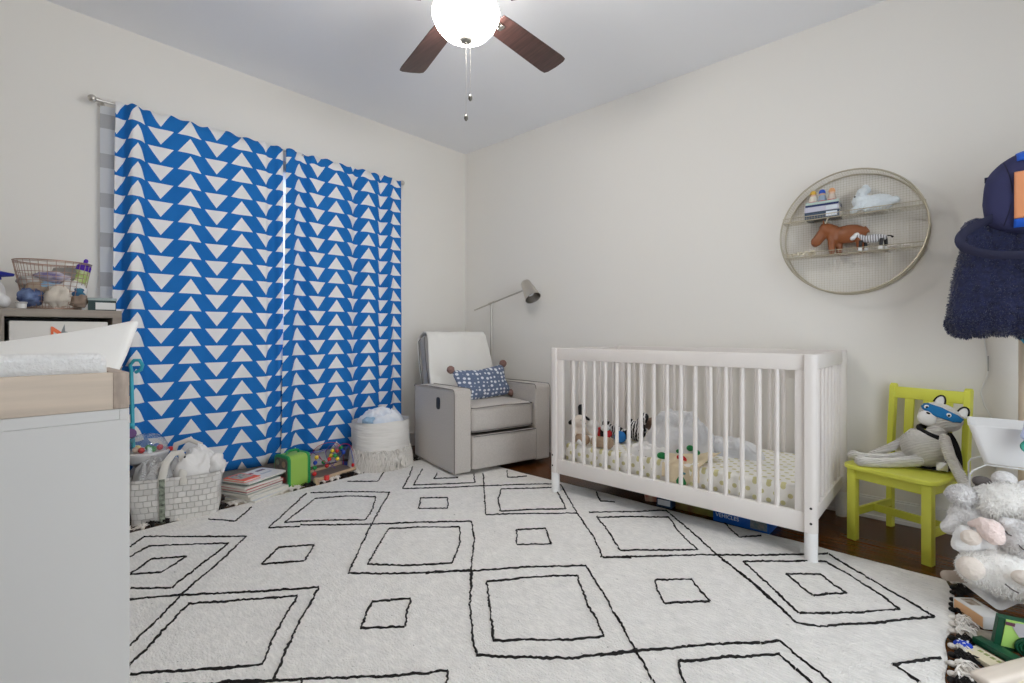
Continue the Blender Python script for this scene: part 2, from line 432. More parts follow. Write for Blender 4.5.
RUGLINES += [[(-1.37,.54),(-1.56,.35),(-1.8,.12)],[(-2.17,.37),(-1.95,.14)],[(-1.74,.3),(-1.6,.16),(-1.45,.3)],[(-1.02,.86),(-.84,.66),(-1.05,.45),(-1.32,.6)],[(-.61,1.24),(-.45,1.1)],[(-.28,1.58),(.0,1.3)],[(-.54,1.29),(-.3,1.05),(-.05,1.3),(-.29,1.52)],[(-2.85,.2),(-2.6,.4)],[(-2.7,.46),(-2.9,.28)]]
def rug():
    RW0, RW1, RS, RN = -3.0, -.01, .09, 2.53
    def left(y): return -2.905-.075*max(0, min(1, (y-.3)/1.6))-.02*(y/2.5)
    t = thing('area_rug', 'large cream shag rug with thin black diamond line pattern covering the wood floor', 'rug', (0, 0, 0))
    pile = mat('rug_pile', (240, 237, 232), .95, bump=1, bscale=170, sheen=.3, var=.05, vscale=22, dist=.006)
    m = pile; nt = m.node_tree; N = nt.nodes; L = nt.links; p = N['Principled BSDF']
    # cord rows and sparse dark flecks
    tc = N.new('ShaderNodeTexCoord')
    mp = N.new('ShaderNodeMapping'); mp.inputs['Rotation'].default_value = (0, 0, R(38)); mp.inputs['Scale'].default_value = (30, 140, 1); L.new(tc.outputs['Object'], mp.inputs[0])
    n1 = N.new('ShaderNodeTexNoise'); n1.inputs['Scale'].default_value = 1; n1.inputs['Detail'].default_value = 3; L.new(mp.outputs[0], n1.inputs['Vector'])
    mpf = N.new('ShaderNodeMapping'); mpf.inputs['Scale'].default_value = (55, 90, 1); mpf.inputs['Rotation'].default_value = (0, 0, R(25)); L.new(tc.outputs['Object'], mpf.inputs[0])
    n2 = N.new('ShaderNodeTexNoise'); n2.inputs['Scale'].default_value = 1; n2.inputs['Detail'].default_value = 2; L.new(mpf.outputs[0], n2.inputs['Vector'])
    mr = N.new('ShaderNodeMapRange'); mr.inputs[1].default_value = .71; mr.inputs[2].default_value = .77; L.new(n2.outputs['Fac'], mr.inputs[0])
    base = p.inputs['Base Color'].links[0].from_socket
    cr = N.new('ShaderNodeMapRange'); cr.inputs[1].default_value = .3; cr.inputs[2].default_value = .7; cr.inputs[3].default_value = .86; cr.inputs[4].default_value = 1.06; L.new(n1.outputs['Fac'], cr.inputs[0])
    mu = N.new('ShaderNodeMix'); mu.data_type = 'RGBA'; mu.blend_type = 'MULTIPLY'; mu.inputs['Factor'].default_value = 1; L.new(base, mu.inputs['A']); L.new(cr.outputs[0], mu.inputs['B'])
    mx = N.new('ShaderNodeMix'); mx.data_type = 'RGBA'; L.new(mr.outputs[0], mx.inputs['Factor']); L.new(mu.outputs['Result'], mx.inputs['A']); mx.inputs['B'].default_value = (*srgb((120, 114, 108)), 1)
    L.new(mx.outputs['Result'], p.inputs['Base Color'])
    yarn = mat('black_yarn', (26, 23, 22), .95, bump=.6, bscale=300)
    b = MB()
    nu, nv = 120, 110
    H = .013
    def fn(u, v):
        y = RS+(RN-RS)*v+.006*math.sin(u*17); x0 = left(y); x = x0+(RW1+.012*math.sin(v*23)+.006*math.sin(v*61)-x0)*u
        e = min(u*(RW1-RW0), (1-u)*(RW1-RW0), v*(RN-RS), (1-v)*(RN-RS))
        z = H*min(1, .35+e/.02)+.0022*noise.noise((x*9, y*9, 0))+.0018*noise.noise((x*40, y*40, 1))
        return (x, y, max(z, .004))
    b.grid(fn, nu, nv)
    # skirt
    def edge(u, v):
        k = u*4; i = int(k) % 4; f = k-int(k)
        if i == 0: q = fn(f, 0)
        elif i == 1: q = fn(1, f)
        elif i == 2: q = fn(1-f, 1)
        else: q = fn(0, 1-f)
        return (q[0], q[1], q[2] if v > .5 else .001)
    b.grid(edge, 480, 2, wu=True)
    b.mi = 1
    rnd = random.Random(3)
    for ln in RUGLINES:
        P = [Vector((x, y)) for x, y in ln]
        for a, c in zip(P, P[1:]):
            d = c-a; ln_ = d.length
            if ln_ < .005: continue
            d /= ln_; nrm = Vector((-d.y, d.x)); k = max(2, int(ln_/.009)); s0 = rnd.random()*50
            prev = None
            for i in range(k+1):
                q = a+d*(ln_*i/k); bow = .0035*noise.noise((s0+i*.12, 0, 0)); w = .0026+.0027*rnd.random()+.002*noise.noise((s0, i*.3, 2)); jit = (rnd.random()-.5)*.0055
                q = q+nrm*(bow+jit)
                if q.x < left(q.y)+.02 or q.x > RW1-.02 or q.y > RN-.01 or q.y < RS+.01: prev = None; continue
                z = H+.0035
                w *= 1.0 if rnd.random() > .06 else .45
                cur = [b.bm.verts.new((q.x-nrm.x*w, q.y-nrm.y*w, z-.004)), b.bm.verts.new((q.x, q.y, z+.003*rnd.random()+.001)), b.bm.verts.new((q.x+nrm.x*w, q.y+nrm.y*w, z-.004))]
                if prev:
                    for j in (0, 1):
                        f = b.bm.faces.new((prev[j], prev[j+1], cur[j+1], cur[j])); f.material_index = 1
                prev = cur
    b.build('rug_pile', [pile, yarn], t, ang=80)
    # knotted fringe on both short sides
    wy = mat('cream_yarn', (226, 221, 214), .95, bump=.6, bscale=200)
    rnd = random.Random(11)
    def tassel(x, y, sx, m, big=1):
        b = MB(); L_ = .055*big
        b.ball((x+sx*.008, y, .012), (.010*big, .009*big, .008), u=10, v=8)
        for i in range(26):
            a = rnd.uniform(-1.3, 1.3); l = L_*rnd.uniform(.5, 1.2); pts = []
            for k in range(6):
                f = k/5; pts.append((x+sx*(.012+l*f*math.cos(a)), y+l*f*math.sin(a)*.7+.012*math.sin(f*6+i)*f, .010+.020*math.sin(f*PI)*rnd.uniform(.1, 1)-.004*f+.002*(i % 3)))
            b.tube(pts, [.0021*big]*5+[.001], seg=4, cap=False)
        b.build('tassel', m, t)
    for i in range(46):
        y = .12+i*2.38/45+rnd.uniform(-.01, .01)
        tassel(left(y)+.004, y, -1, yarn if (i*7) % 5 in (0, 3) else wy)
    for i in range(40):
        y = .5+i*2.0/39+rnd.uniform(-.012, .012)
        black = rnd.random() < .38
        if .6 < y < 1.78: continue
        tassel(RW1-.004, y, 1, yarn if black else wy, 1.15 if y < 2.3 else 1)
rug()

# ------------------------------------------------------------------ curtains
def curtain_mat():
    m = bpy.data.materials.new('triangle_print_cotton'); m.use_nodes = True
    nt = m.node_tree; N = nt.nodes; L = nt.links; p = N['Principled BSDF']
    uv = N.new('ShaderNodeUVMap'); sp = N.new('ShaderNodeSeparateXYZ'); L.new(uv.outputs[0], sp.inputs[0])
    M = lambda *a: math_node(nt, *a)
    PW, PH, TW, TH = .1445, .1035, .062, .088
    u = M('DIVIDE', sp.outputs[0], PW); col = M('FLOOR', u); par = M('ABSOLUTE', M('SUBTRACT', M('MULTIPLY', M('FRACT', M('MULTIPLY', col, .5)), 2), 0))
    ax = M('MULTIPLY', M('ABSOLUTE', M('SUBTRACT', M('FRACT', u), .5)), PW)
    v = sp.outputs[1]; fv = M('MULTIPLY', M('FRACT', M('DIVIDE', v, PH)), PH)
    fd = M('SUBTRACT', PH, fv)
    f = M('ADD', M('MULTIPLY', fv, M('SUBTRACT', 1, par)), M('MULTIPLY', fd, par))
    lim = M('MULTIPLY', M('SUBTRACT', 1, M('DIVIDE', f, TH)), TW)
    ins = M('LESS_THAN', ax, lim)
    n = N.new('ShaderNodeTexNoise'); n.inputs['Scale'].default_value = 5; tc = N.new('ShaderNodeTexCoord'); L.new(tc.outputs['Object'], n.inputs['Vector'])
    bl = N.new('ShaderNodeMix'); bl.data_type = 'RGBA'; bl.inputs['A'].default_value = (*srgb((24, 110, 190)), 1); bl.inputs['B'].default_value = (*srgb((36, 124, 204)), 1); L.new(n.outputs['Fac'], bl.inputs['Factor'])
    mx = N.new('ShaderNodeMix'); mx.data_type = 'RGBA'; L.new(ins, mx.inputs['Factor']); L.new(bl.outputs['Result'], mx.inputs['A']); mx.inputs['B'].default_value = (*srgb((244, 243, 243)), 1)
    L.new(mx.outputs['Result'], p.inputs['Base Color']); p.inputs['Roughness'].default_value = .8; p.inputs['Specular IOR Level'].default_value = .25
    tr = N.new('ShaderNodeBsdfTranslucent'); L.new(mx.outputs['Result'], tr.inputs['Color'])
    ms = N.new('ShaderNodeMixShader'); ms.inputs[0].default_value = .10
    L.new(p.outputs[0], ms.inputs[1]); L.new(tr.outputs[0], ms.inputs[2]); L.new(ms.outputs[0], N['Material Output'].inputs['Surface'])
    w = N.new('ShaderNodeTexNoise'); w.inputs['Scale'].default_value = 14; w.inputs['Detail'].default_value = 4; L.new(tc.outputs['Object'], w.inputs['Vector'])
    b = N.new('ShaderNodeBump'); b.inputs['Strength'].default_value = .25; b.inputs['Distance'].default_value = .01; L.new(w.outputs['Fac'], b.inputs['Height']); L.new(b.outputs[0], p.inputs['Normal'])
    return m
CUR = curtain_mat()
def curtain(y0, y1, keys, u0, label, zb, v0):
    """keys: (fraction, x offset) of the plan curve of the pleats"""
    n = 150
    from bisect import bisect
    def off(f):
        i = max(0, min(len(keys)-2, bisect([k[0] for k in keys], f)-1)); a, c = keys[i], keys[i+1]
        t = (f-a[0])/(c[0]-a[0]); t = t*t*(3-2*t); return a[1]+(c[1]-a[1])*t
    P = [(-3.362+off(i/(n-1)), y0+(y1-y0)*i/(n-1)) for i in range(n)]
    s = [0]
    for a, c in zip(P, P[1:]): s.append(s[-1]+math.hypot(c[0]-a[0], c[1]-a[1]))
    zt = 2.212; nv = 46
    b = MB()
    def fn(u, v):
        i = int(round(u*(n-1))); x, y = P[i]; z = zb+(zt-zb)*v
        k = .72+.28*math.sin(min(1, (1-v)*2.2)*PI/2) if v < .985 else .55
        x = -3.362+(x+3.362)*k+.010*noise.noise((y*3, z*1.3, y0))*(1-v)*1.3+.004*noise.noise((y*11, z*6, 3))
        z2 = z+(.006*math.sin(s[i]*60)+.004*math.sin(s[i]*23) if v > .97 else 0)+(.012*math.sin(s[i]*5) if v < .02 else 0)
        lean = -.046*(1-v)**1.2*max(0, 1-4*u) if y0 > 1.41 else (.026*v*max(0, 1-5*u))
        return (x+(.014*(1-v)*max(0, 1-5*u) if y0 > 1.41 else 0), y+lean+.008*(1-v)*noise.noise((s[i]*4, z*2, 7)), z2)
    b.grid(fn, n, nv, uvfn=lambda u, v: (s[int(round(u*(n-1)))]+u0, (zt-zb)*v+v0))
    o = b.build('curtain', CUR, solid=.0015, ang=180)
    tag(o, label, 'curtain', 'blue triangle print curtains')
    return o
kl = [(0, .0), (.045, -.018), (.09, .05), (.125, .045), (.18, -.004), (.30, .0), (.40, .012), (.50, -.006), (.60, .010), (.70, .0), (.78, .016), (.865, .016), (.905, -.014), (.94, -.012), (.97, .012), (1, .0)]
kr = [(0, .01), (.05, .022), (.10, -.02), (.14, -.03), (.19, .018), (.30, .0), (.42, .012), (.50, .02), (.58, -.025), (.66, .016), (.76, .012), (.81, -.028), (.88, .02), (.94, -.015), (1, .01)]
curtain(.487, 1.402, kl, .065+.1445, 'left blue curtain panel with white triangles beside the cube shelf', .105, .048)
curtain(1.420, 2.345, kr, .02-.066, 'right blue curtain panel with white triangles beside the grey armchair', .115, .030)
# sheer behind
sh = bpy.data.materials.new('sheer_striped_voile'); sh.use_nodes = True
nt = sh.node_tree; N = nt.nodes; L = nt.links; p = N['Principled BSDF']
tc = N.new('ShaderNodeTexCoord'); sp = N.new('ShaderNodeSeparateXYZ'); L.new(tc.outputs['Object'], sp.inputs[0])
f = math_node(nt, 'FRACT', math_node(nt, 'DIVIDE', math_node(nt, 'SUBTRACT', sp.outputs[2], .144), .214)); g_ = math_node(nt, 'LESS_THAN', f, .36)
mx = N.new('ShaderNodeMix'); mx.data_type = 'RGBA'; L.new(g_, mx.inputs['Factor']); mx.inputs['A'].default_value = (*srgb((240, 243, 248)), 1); mx.inputs['B'].default_value = (*srgb((204, 206, 210)), 1)
L.new(mx.outputs['Result'], p.inputs['Base Color'])
tr = N.new('ShaderNodeBsdfTranslucent'); L.new(mx.outputs['Result'], tr.inputs['Color']); tp = N.new('ShaderNodeBsdfTransparent')
m1 = N.new('ShaderNodeMixShader'); m1.inputs[0].default_value = .55; L.new(p.outputs[0], m1.inputs[1]); L.new(tr.outputs[0], m1.inputs[2])
m2 = N.new('ShaderNodeMixShader'); m2.inputs[0].default_value = .10; L.new(m1.outputs[0], m2.inputs[1]); L.new(tp.outputs[0], m2.inputs[2]); L.new(m2.outputs[0], N['Material Output'].inputs['Surface'])
b = MB(); b.grid(lambda u, v: (-3.415+.010*math.sin(u*55), .455+u*1.82, .14+2.05*v), 160, 12)
tag(b.build('sheer_curtain', sh, ang=180), 'sheer white voile with grey stripes hanging behind the blue curtains', 'curtain')
# rod
t = thing('curtain_rod', 'thin nickel curtain rod with ball finials above the window', 'curtain rod', (-3.385, 1.4, 2.205))
b = MB(); b.cyl((0, -.955, 0), (0, .965, 0), .0075, seg=12); b.build('rod', NICK, t)
for s in (-1, 1):
    b = MB(); y = s*.96; b.ball((0, y+s*.02, 0), .02, u=16, v=10); b.cyl((0, y-.01*s, 0), (0, y+s*.01, 0), .012, seg=12); b.build('finial', NICK, t)
    b = MB(); y = s*.935; b.box((-.034, y, 0), (.06, .012, .012)); b.lathe([(0, 0), (.016, 0), (.016, .006), (0, .006)], M=Matrix.Translation((-.064, y, 0)) @ Matrix.Rotation(PI/2, 4, 'Y'), seg=16); b.build('bracket', NICK, t)

# ------------------------------------------------------------------ grey cube shelf
GW = mat('grey_oak', (146, 136, 126), .6, var=.16, vscale=3, stretch=(12, 1, 12), bump=.1, bscale=80)
def cube_shelf():
    t = thing('cube_shelf', 'grey wood grain cube storage shelf against the wall left of the curtains', 'shelf', (-3.235, -.115, 0))
    # outer: y -.60 .. .60 local(-.6 to .605), depth .36, height 1.07
    W, D, H, T = 1.21, .37, 1.07, .036
    b = MB()
    b.box((0, 0, H-T/2), (D, W, T), bev=.001); b.box((0, 0, T/2+.02), (D, W, T)); 
    for y in (-W/2+T/2, W/2-T/2): b.box((0, y, (H-T)/2), (D, T, H-T))
    b.build('frame', GW, t)
    b = MB(); cw = (W-2*T-2*.018)/3
    for k in (1, 2): b.box((0, -W/2+T+k*cw+(k-.5)*.018, H/2), (D-.004, .018, H-2*T))
    for k in (1, 2): b.box((0, 0, T+.02+k*(H-2*T-.02)/3), (D-.004, W-2*T, .018))
    b.build('divider', GW, t)
    b = MB(); b.box((-D/2+.004, 0, H/2), (.006, W-.02, H-.04)); b.build('back_panel', BLACKP, t)
    return t, cw, W, D, H, T
cs, cw, W_, D_, H_, T_ = cube_shelf()
BIN = mat('cream_canvas', (228, 225, 220), .85, bump=.3, bscale=500, var=.02)
OR = mat('orange_felt', (236, 120, 78), .8); GY = mat('grey_felt', (142, 148, 150), .8)
rh = (H_-2*T_-.02)/3
spots = [(k, r) for r in (2, 1, 0) for k in (2, 1)]
for (k, r) in spots:
    y = -.115-W_/2+T_+(k+.5)*cw+k*.018; z0 = T_+.02+r*rh+.011
    t = thing('storage_bin', {(2, 2): 'cream fabric bin with orange and grey zigzag print in the shelf top right cube', (1, 2): 'cream fabric bin in the shelf cube left of the zigzag printed bin'}.get((k, r), 'cream fabric bin in a lower cube of the grey shelf'), 'storage bin', (-3.235, y, z0), group='fabric bins in the cube shelf')
    w, d, h = cw-.03, .33, rh-.045
    if (k, r) == (2, 2): h = rh-.03
    b = MB()
    b.box((0, 0, .006), (d, w, .008), bev=.002)
    for s in (-1, 1): b.box((s*(d/2-.004), 0, h/2), (.008, w, h), bev=.003); b.box((0, s*(w/2-.004), h/2), (d-.01, .008, h), bev=.003)
    b.build('body', BIN, t)
    if (k, r) == (2, 2):
        b = MB()
        X = d/2+.001
        def tri(p, mi):
            b.mi = mi; vs = [b.bm.verts.new((X, a, z)) for a, z in p]; vs2 = [b.bm.verts.new((X+.0012, a, z)) for a, z in p]
            for f in [b.bm.faces.new(vs2), b.bm.faces.new(vs[::-1])]+[b.bm.faces.new((vs[i], vs[(i+1) % len(p)], vs2[(i+1) % len(p)], vs2[i])) for i in range(len(p))]: f.material_index = mi
        zt = h-.025
        tri([(-.035, zt-.05), (-.035, zt), (-.028, zt), (.018, zt-.04), (.018, zt-.05), (.006, zt-.05), (-.026, zt-.022), (-.026, zt-.05)], 0)
        tri([(-.002, zt-.03), (.012, zt+.012), (.014, zt-.022), (.05, zt-.035), (.012, zt-.032)], 1)
        tri([(.045, zt-.045), (.075, zt-.018), (.082, zt-.022), (.06, zt-.05)], 0)
        b.build('zigzag_print', [OR, GY], t)

# things on the shelf top (z 1.07)
ZT = 1.071
COP = mat('copper_wire', (176, 146, 130), .35, metal=.85)
def wire_basket():
    cx, cy = -3.16, .252
    t = thing('wire_basket', 'tapered copper wire basket full of baby socks and cloths on the cube shelf', 'basket', (cx, cy, ZT))
    b = MB(); H = .222
    def ring(z, r): return [(math.cos(a)*r*.85, math.sin(a)*r, z) for a in [2*PI*k/28 for k in range(28)]]
    rr = lambda z: .098+.040*(z/H)
    for z, w in ((.004, .003), (.012, .0015), (.035, .0013), (.06, .0013), (.085, .0013), (.11, .0013), (.13, .0013), (.15, .0013), (.17, .0013), (H-.006, .0015), (H, .0028)): b.tube(ring(z, rr(z)), w, seg=6, closed=True)
    for k in range(28):
        a = 2*PI*k/28; b.tube([(math.cos(a)*rr(0)*.85, math.sin(a)*rr(0), .003), (math.cos(a)*rr(H)*.85, math.sin(a)*rr(H), H)], .0012, seg=5)
    for k in range(-5, 6):
        y = k*.017; l = math.sqrt(max(0, .096**2-y*y))*.85; b.tube([(-l, y, .004), (l, y, .004)], .0012, seg=5)
    b.build('wire_frame', COP, t)
wire_basket()
def sock(name, label, cat, loc, r, m, seed, sq=(1, 1, .7), rot=0, group='socks and cloths in the copper wire basket'):
    b = MB()
    def fn(u, v):
        th = u*2*PI; ph = (v-.5)*PI*.998; d = Vector((math.cos(th)*math.cos(ph), math.sin(th)*math.cos(ph), math.sin(ph)))
        k = .92+.28*noise.noise(d*1.6+Vector((seed, 0, 0)))+.22*ridge(d.x*1.6+seed, d.y*1.6, d.z*2.6)
        return (d.x*r*sq[0]*k, d.y*r*sq[1]*k, d.z*r*sq[2]*k)
    b.grid(fn, 40, 22, wu=True)
    o = b.build(name, m, loc=loc, rz=rot, ang=180); return tag(o, label, cat, group)
GREYC = mat('grey_knit', (150, 146, 142), .9, bump=.6, bscale=240, kind='wave', var=.1)
CREAMC = mat('oat_terry', (205, 196, 184), .95, bump=.8, bscale=260, var=.08, vscale=40)
BLUEC = mat('pale_blue_cotton', (150, 180, 205), .85, var=.2, vscale=20, bump=.3, bscale=150)
NAVYC = mat('navy_cotton', (42, 52, 98), .85, col2=(120, 140, 180), vscale=28, bump=.3, bscale=120)
WHC = mat('white_cotton', (224, 222, 220), .9, var=.06, vscale=12, bump=.3, bscale=160)
sock('baby_hat', 'grey knitted baby cap on top of the copper basket', 'cap', (-3.16, .30, ZT+.165), .047, GREYC, 3, (1, 1.3, .75))
sock('rolled_sock', 'oatmeal rolled sock low at the front of the copper basket', 'sock', (-3.085, .262, ZT+.062), .05, CREAMC, 5, (.7, .95, 1.05))
sock('striped_sock', 'navy and pale blue patterned sock at the left of the copper basket', 'sock', (-3.115, .175, ZT+.055), .048, NAVYC, 8, (.9, .9, .85))
sock('folded_bib', 'pale blue cotton bib in the middle of the copper basket', 'bib', (-3.15, .235, ZT+.105), .055, BLUEC, 11, (1, 1.1, .5))
sock('burp_cloth', 'white cloth with a navy edge at the right of the copper basket', 'cloth', (-3.13, .315, ZT+.10), .052, WHC, 14, (1, 1, .8))
sock('brown_sock', 'dark oatmeal rolled sock at the lower right of the copper basket', 'sock', (-3.115, .335, ZT+.045), .038, mat('brown_knit', (150, 132, 118), .95, bump=.7, bscale=220, var=.15), 17, (.8, .9, .9))
sock('grey_sock', 'long light grey sock draped at the left in the copper basket', 'sock', (-3.17, .185, ZT+.125), .05, mat('light_grey_jersey', (186, 182, 178), .9, bump=.3, bscale=200), 21, (1, 1.2, .55))
sock('leaf_cloth', 'white and lilac patterned cloth at the top middle of the copper basket', 'cloth', (-3.155, .255, ZT+.15), .06, mat('lilac_print_cotton', (214, 208, 214), .9, col2=(110, 100, 150), vscale=30, bump=.3, bscale=120), 61, (.9, 1.2, .45))
sock('brown_mitten', 'light brown mitten deep in the left of the copper basket', 'mitten', (-3.13, .20, ZT+.09), .045, mat('tan_knit', (176, 158, 140), .95, bump=.7, bscale=200, var=.12), 66, (.8, 1, .8))
sock('teal_sock', 'teal and navy sock at the right rim of the copper basket', 'sock', (-3.115, .33, ZT+.085), .035, mat('teal_navy_knit', (60, 130, 150), .9, col2=(50, 44, 120), vscale=24, bump=.4, bscale=150), 71, (.8, .9, 1.1))
sock('grey_bonnet', 'pale grey bonnet at the back right of the copper basket', 'bonnet', (-3.19, .29, ZT+.11), .06, mat('light_grey_jersey', (186, 182, 178)), 77, (.8, 1, .9))
# bottle
t = thing('baby_bottle', 'baby bottle with green print and purple lid sticking out of the copper basket', 'bottle', (-3.14, .335, ZT+.115))
t.rotation_euler = (R(-14), 0, 0)
plain(lambda b: b.lathe([(0, 0), (.026, .0), (.03, .01), (.03, .05), (.025, .065), (.028, .08), (.0, .082)], seg=24), 'bottle_body', mat('green_print', (162, 190, 60), .4, col2=(222, 226, 190), vscale=30), t)
plain(lambda b: b.lathe([(.0, .078), (.0285, .078), (.0285, .098), (.02, .112), (.008, .118), (.009, .13), (.005, .138), (0, .139)], seg=24), 'lid', mat('purple_plastic', (84, 38, 168), .25), t)
# small box
t = thing('small_gift_box', 'small lidded box in dark green and grey with a white label on the cube shelf', 'box', (-3.13, .425, ZT), R(-6))
plain(lambda b: b.box((0, 0, .025), (.10, .105, .05)), 'box_body', mat('dark_green_card', (38, 62, 62), .6), t, bevel=.001)
plain(lambda b: b.box((0, 0, .054), (.104, .109, .012)), 'lid', mat('sage_card', (160, 172, 170), .6), t, bevel=.001)
plain(lambda b: b.box((.0512, .012, .021), (.001, .075, .034)), 'paper_label', mat('label_paper', (228, 228, 226), .7), t)
# blue capped toy at the left edge, white tub below
t = thing('toy_figure', 'plush toy in a royal blue brimmed cap at the far left of the shelf top', 'toy', (-3.15, .035, ZT))
blob('body', mat('white_plush', (226, 225, 224), .95, bump=.8, bscale=180, dist=.004), [('b', (0, 0, .07), (.055, .06, .07)), ('b', (0, .0, .13), (.045, .045, .04)), ('b', (.03, .05, .03), (.03, .025, .03))], t, voxel=.006)
blob('hair', mat('tan_plush', (176, 152, 128), .95, bump=.6, bscale=200), [('b', (0, -.005, .178), (.042, .045, .04))], t, voxel=.005)
b = MB(); b.lathe([(0, .175), (.03, .172), (.045, .155), (.047, .128), (.03, .12)], seg=28); b.lathe([(.04, .138), (.085, .146), (.088, .156), (.04, .166)], seg=28, sx=.8)
b.build('cap', mat('royal_blue_felt', (30, 42, 150), .8), t)
t = thing('cream_jar', 'small clear lidded jar at the foot of the copper basket', 'jar', (-3.07, .14, ZT))
b = MB(); b.lathe([(0, 0), (.017, 0), (.018, .02), (0, .021)], seg=20); b.build('jar_body', mat('frosted_plastic', (222, 220, 218), .3), t)
b = MB(); b.lathe([(0, .021), (.02, .021), (.02, .028), (0, .029)], seg=20); b.build('lid', mat('grey_plastic', (176, 174, 172), .4), t)
# ------------------------------------------------------------------ changing dresser
def dresser():
    XF, YR = -1.378, .235; D, W, H = .50, 1.0, .789
    t = thing('changing_dresser', 'white nursery dresser at the left edge carrying a pale wood changing tray', 'dresser', (XF-D/2, YR-W/2, 0))
    b = MB()
    b.box((0, W/2-.009, (H-.0)/2+.03), (D, .018, H-.06)); b.box((0, -W/2+.009, H/2+.03), (D, .018, H-.06)); b.box((0, 0, H-.012), (D, W-.036, .024)); b.box((0, 0, .075), (D-.02, W-.036, .03)); b.box((-D/2+.005, 0, H/2+.03), (.01, W-.036, H-.07))
    b.build('body', WHITEP, t, bevel=.0015)
    b = MB(); b.box((D/2-.007, 0, .4175), (.018, W, .695)); b.build('front_panel', WHITEP, t, bevel=.001)
    for x in (-1, 1):
        for y in (-1, 1): plain(lambda b: b.cyl((x*(D/2-.04), y*(W/2-.04), 0), (x*(D/2-.04), y*(W/2-.04), .064), .018, .024), 'leg', WASH, t)
    # tray
    T = .022; tr = thing('changing_tray', 'pale oak open tray on top of the white dresser holding the changing pad', 'tray', (XF-D/2, YR-W/2, H+.0005))
    tw = mat('pale_oak', (206, 190, 172), .55, var=.09, vscale=2.2, stretch=(14, 1.5, 22), bump=.08, bscale=30)
    tw2 = mat('pale_oak_end', (176, 160, 146), .6, var=.16, vscale=3, stretch=(1, 26, 9), bump=.1, bscale=40)
    h = .081
    for s in (-1, 1): b = MB(); b.box((s*(D/2-T/2), -.0035, h/2), (T, W-.051, h), bev=.0015); b.build('side_board', tw, tr)
    for y, w in ((W/2-.0145, .029), (-W/2+T/2, T)): b = MB(); b.box((0, y, h/2), (D, w, h), bev=.002); b.build('end_board', tw2, tr)
    b = MB(); b.box((0, -.01, .006), (D-2*T, W-.066, .01)); b.build('tray_base', WHITEP, tr)
dresser()
QW = mat('quilted_white', (228, 228, 227), .9, bump=.9, bscale=55, var=.03, vscale=20, dist=.004, stretch=(1, 2.2, 3), sheen=.2)
SW = mat('smooth_white_vinyl', (233, 232, 229), .55, bump=.15, bscale=30)
def changing_pad():
    t = thing('changing_pad', 'white contoured changing pad with raised quilted sides lying in the oak tray', 'changing pad', (0, 0, 0))
    X0 = -1.405; z0 = .806
    # near raised side: a long quilted roll with a squared end
    b = MB(); b.box((X0-.053, -.182, z0+.054), (.10, .77, .108), bev=.022, seg=4); b.build('raised_edge', QW, t, sub=1)
    # centre cushion
    b = MB(); b.box((X0-.23, -.19, z0+.022), (.27, .76, .042), bev=.015, seg=3); b.build('cushion', SW, t)
    # far side, swept up and outwards towards its corner
    b = MB()
    def fn(u, v):
        y = -.57+.80*u; lift = max(0, (u-.5)/.5)**1.5
        x = X0-.14-.22*v-.02*lift*v; 
        z = z0+.030+ (.060+.100*lift)*v**(1.15+.6*lift)+.02*(1-lift)*math.sin(v*PI)*.4
        y2 = y+.10*lift*v**1.2+.0*v
        return (x, y2, z+.004*noise.noise((x*9, y*9, 0)))
    b.grid(fn, 40, 18); b.build('raised_flap', [SW], t, solid=.026, bevel=0, sub=1, ang=180)
changing_pad()
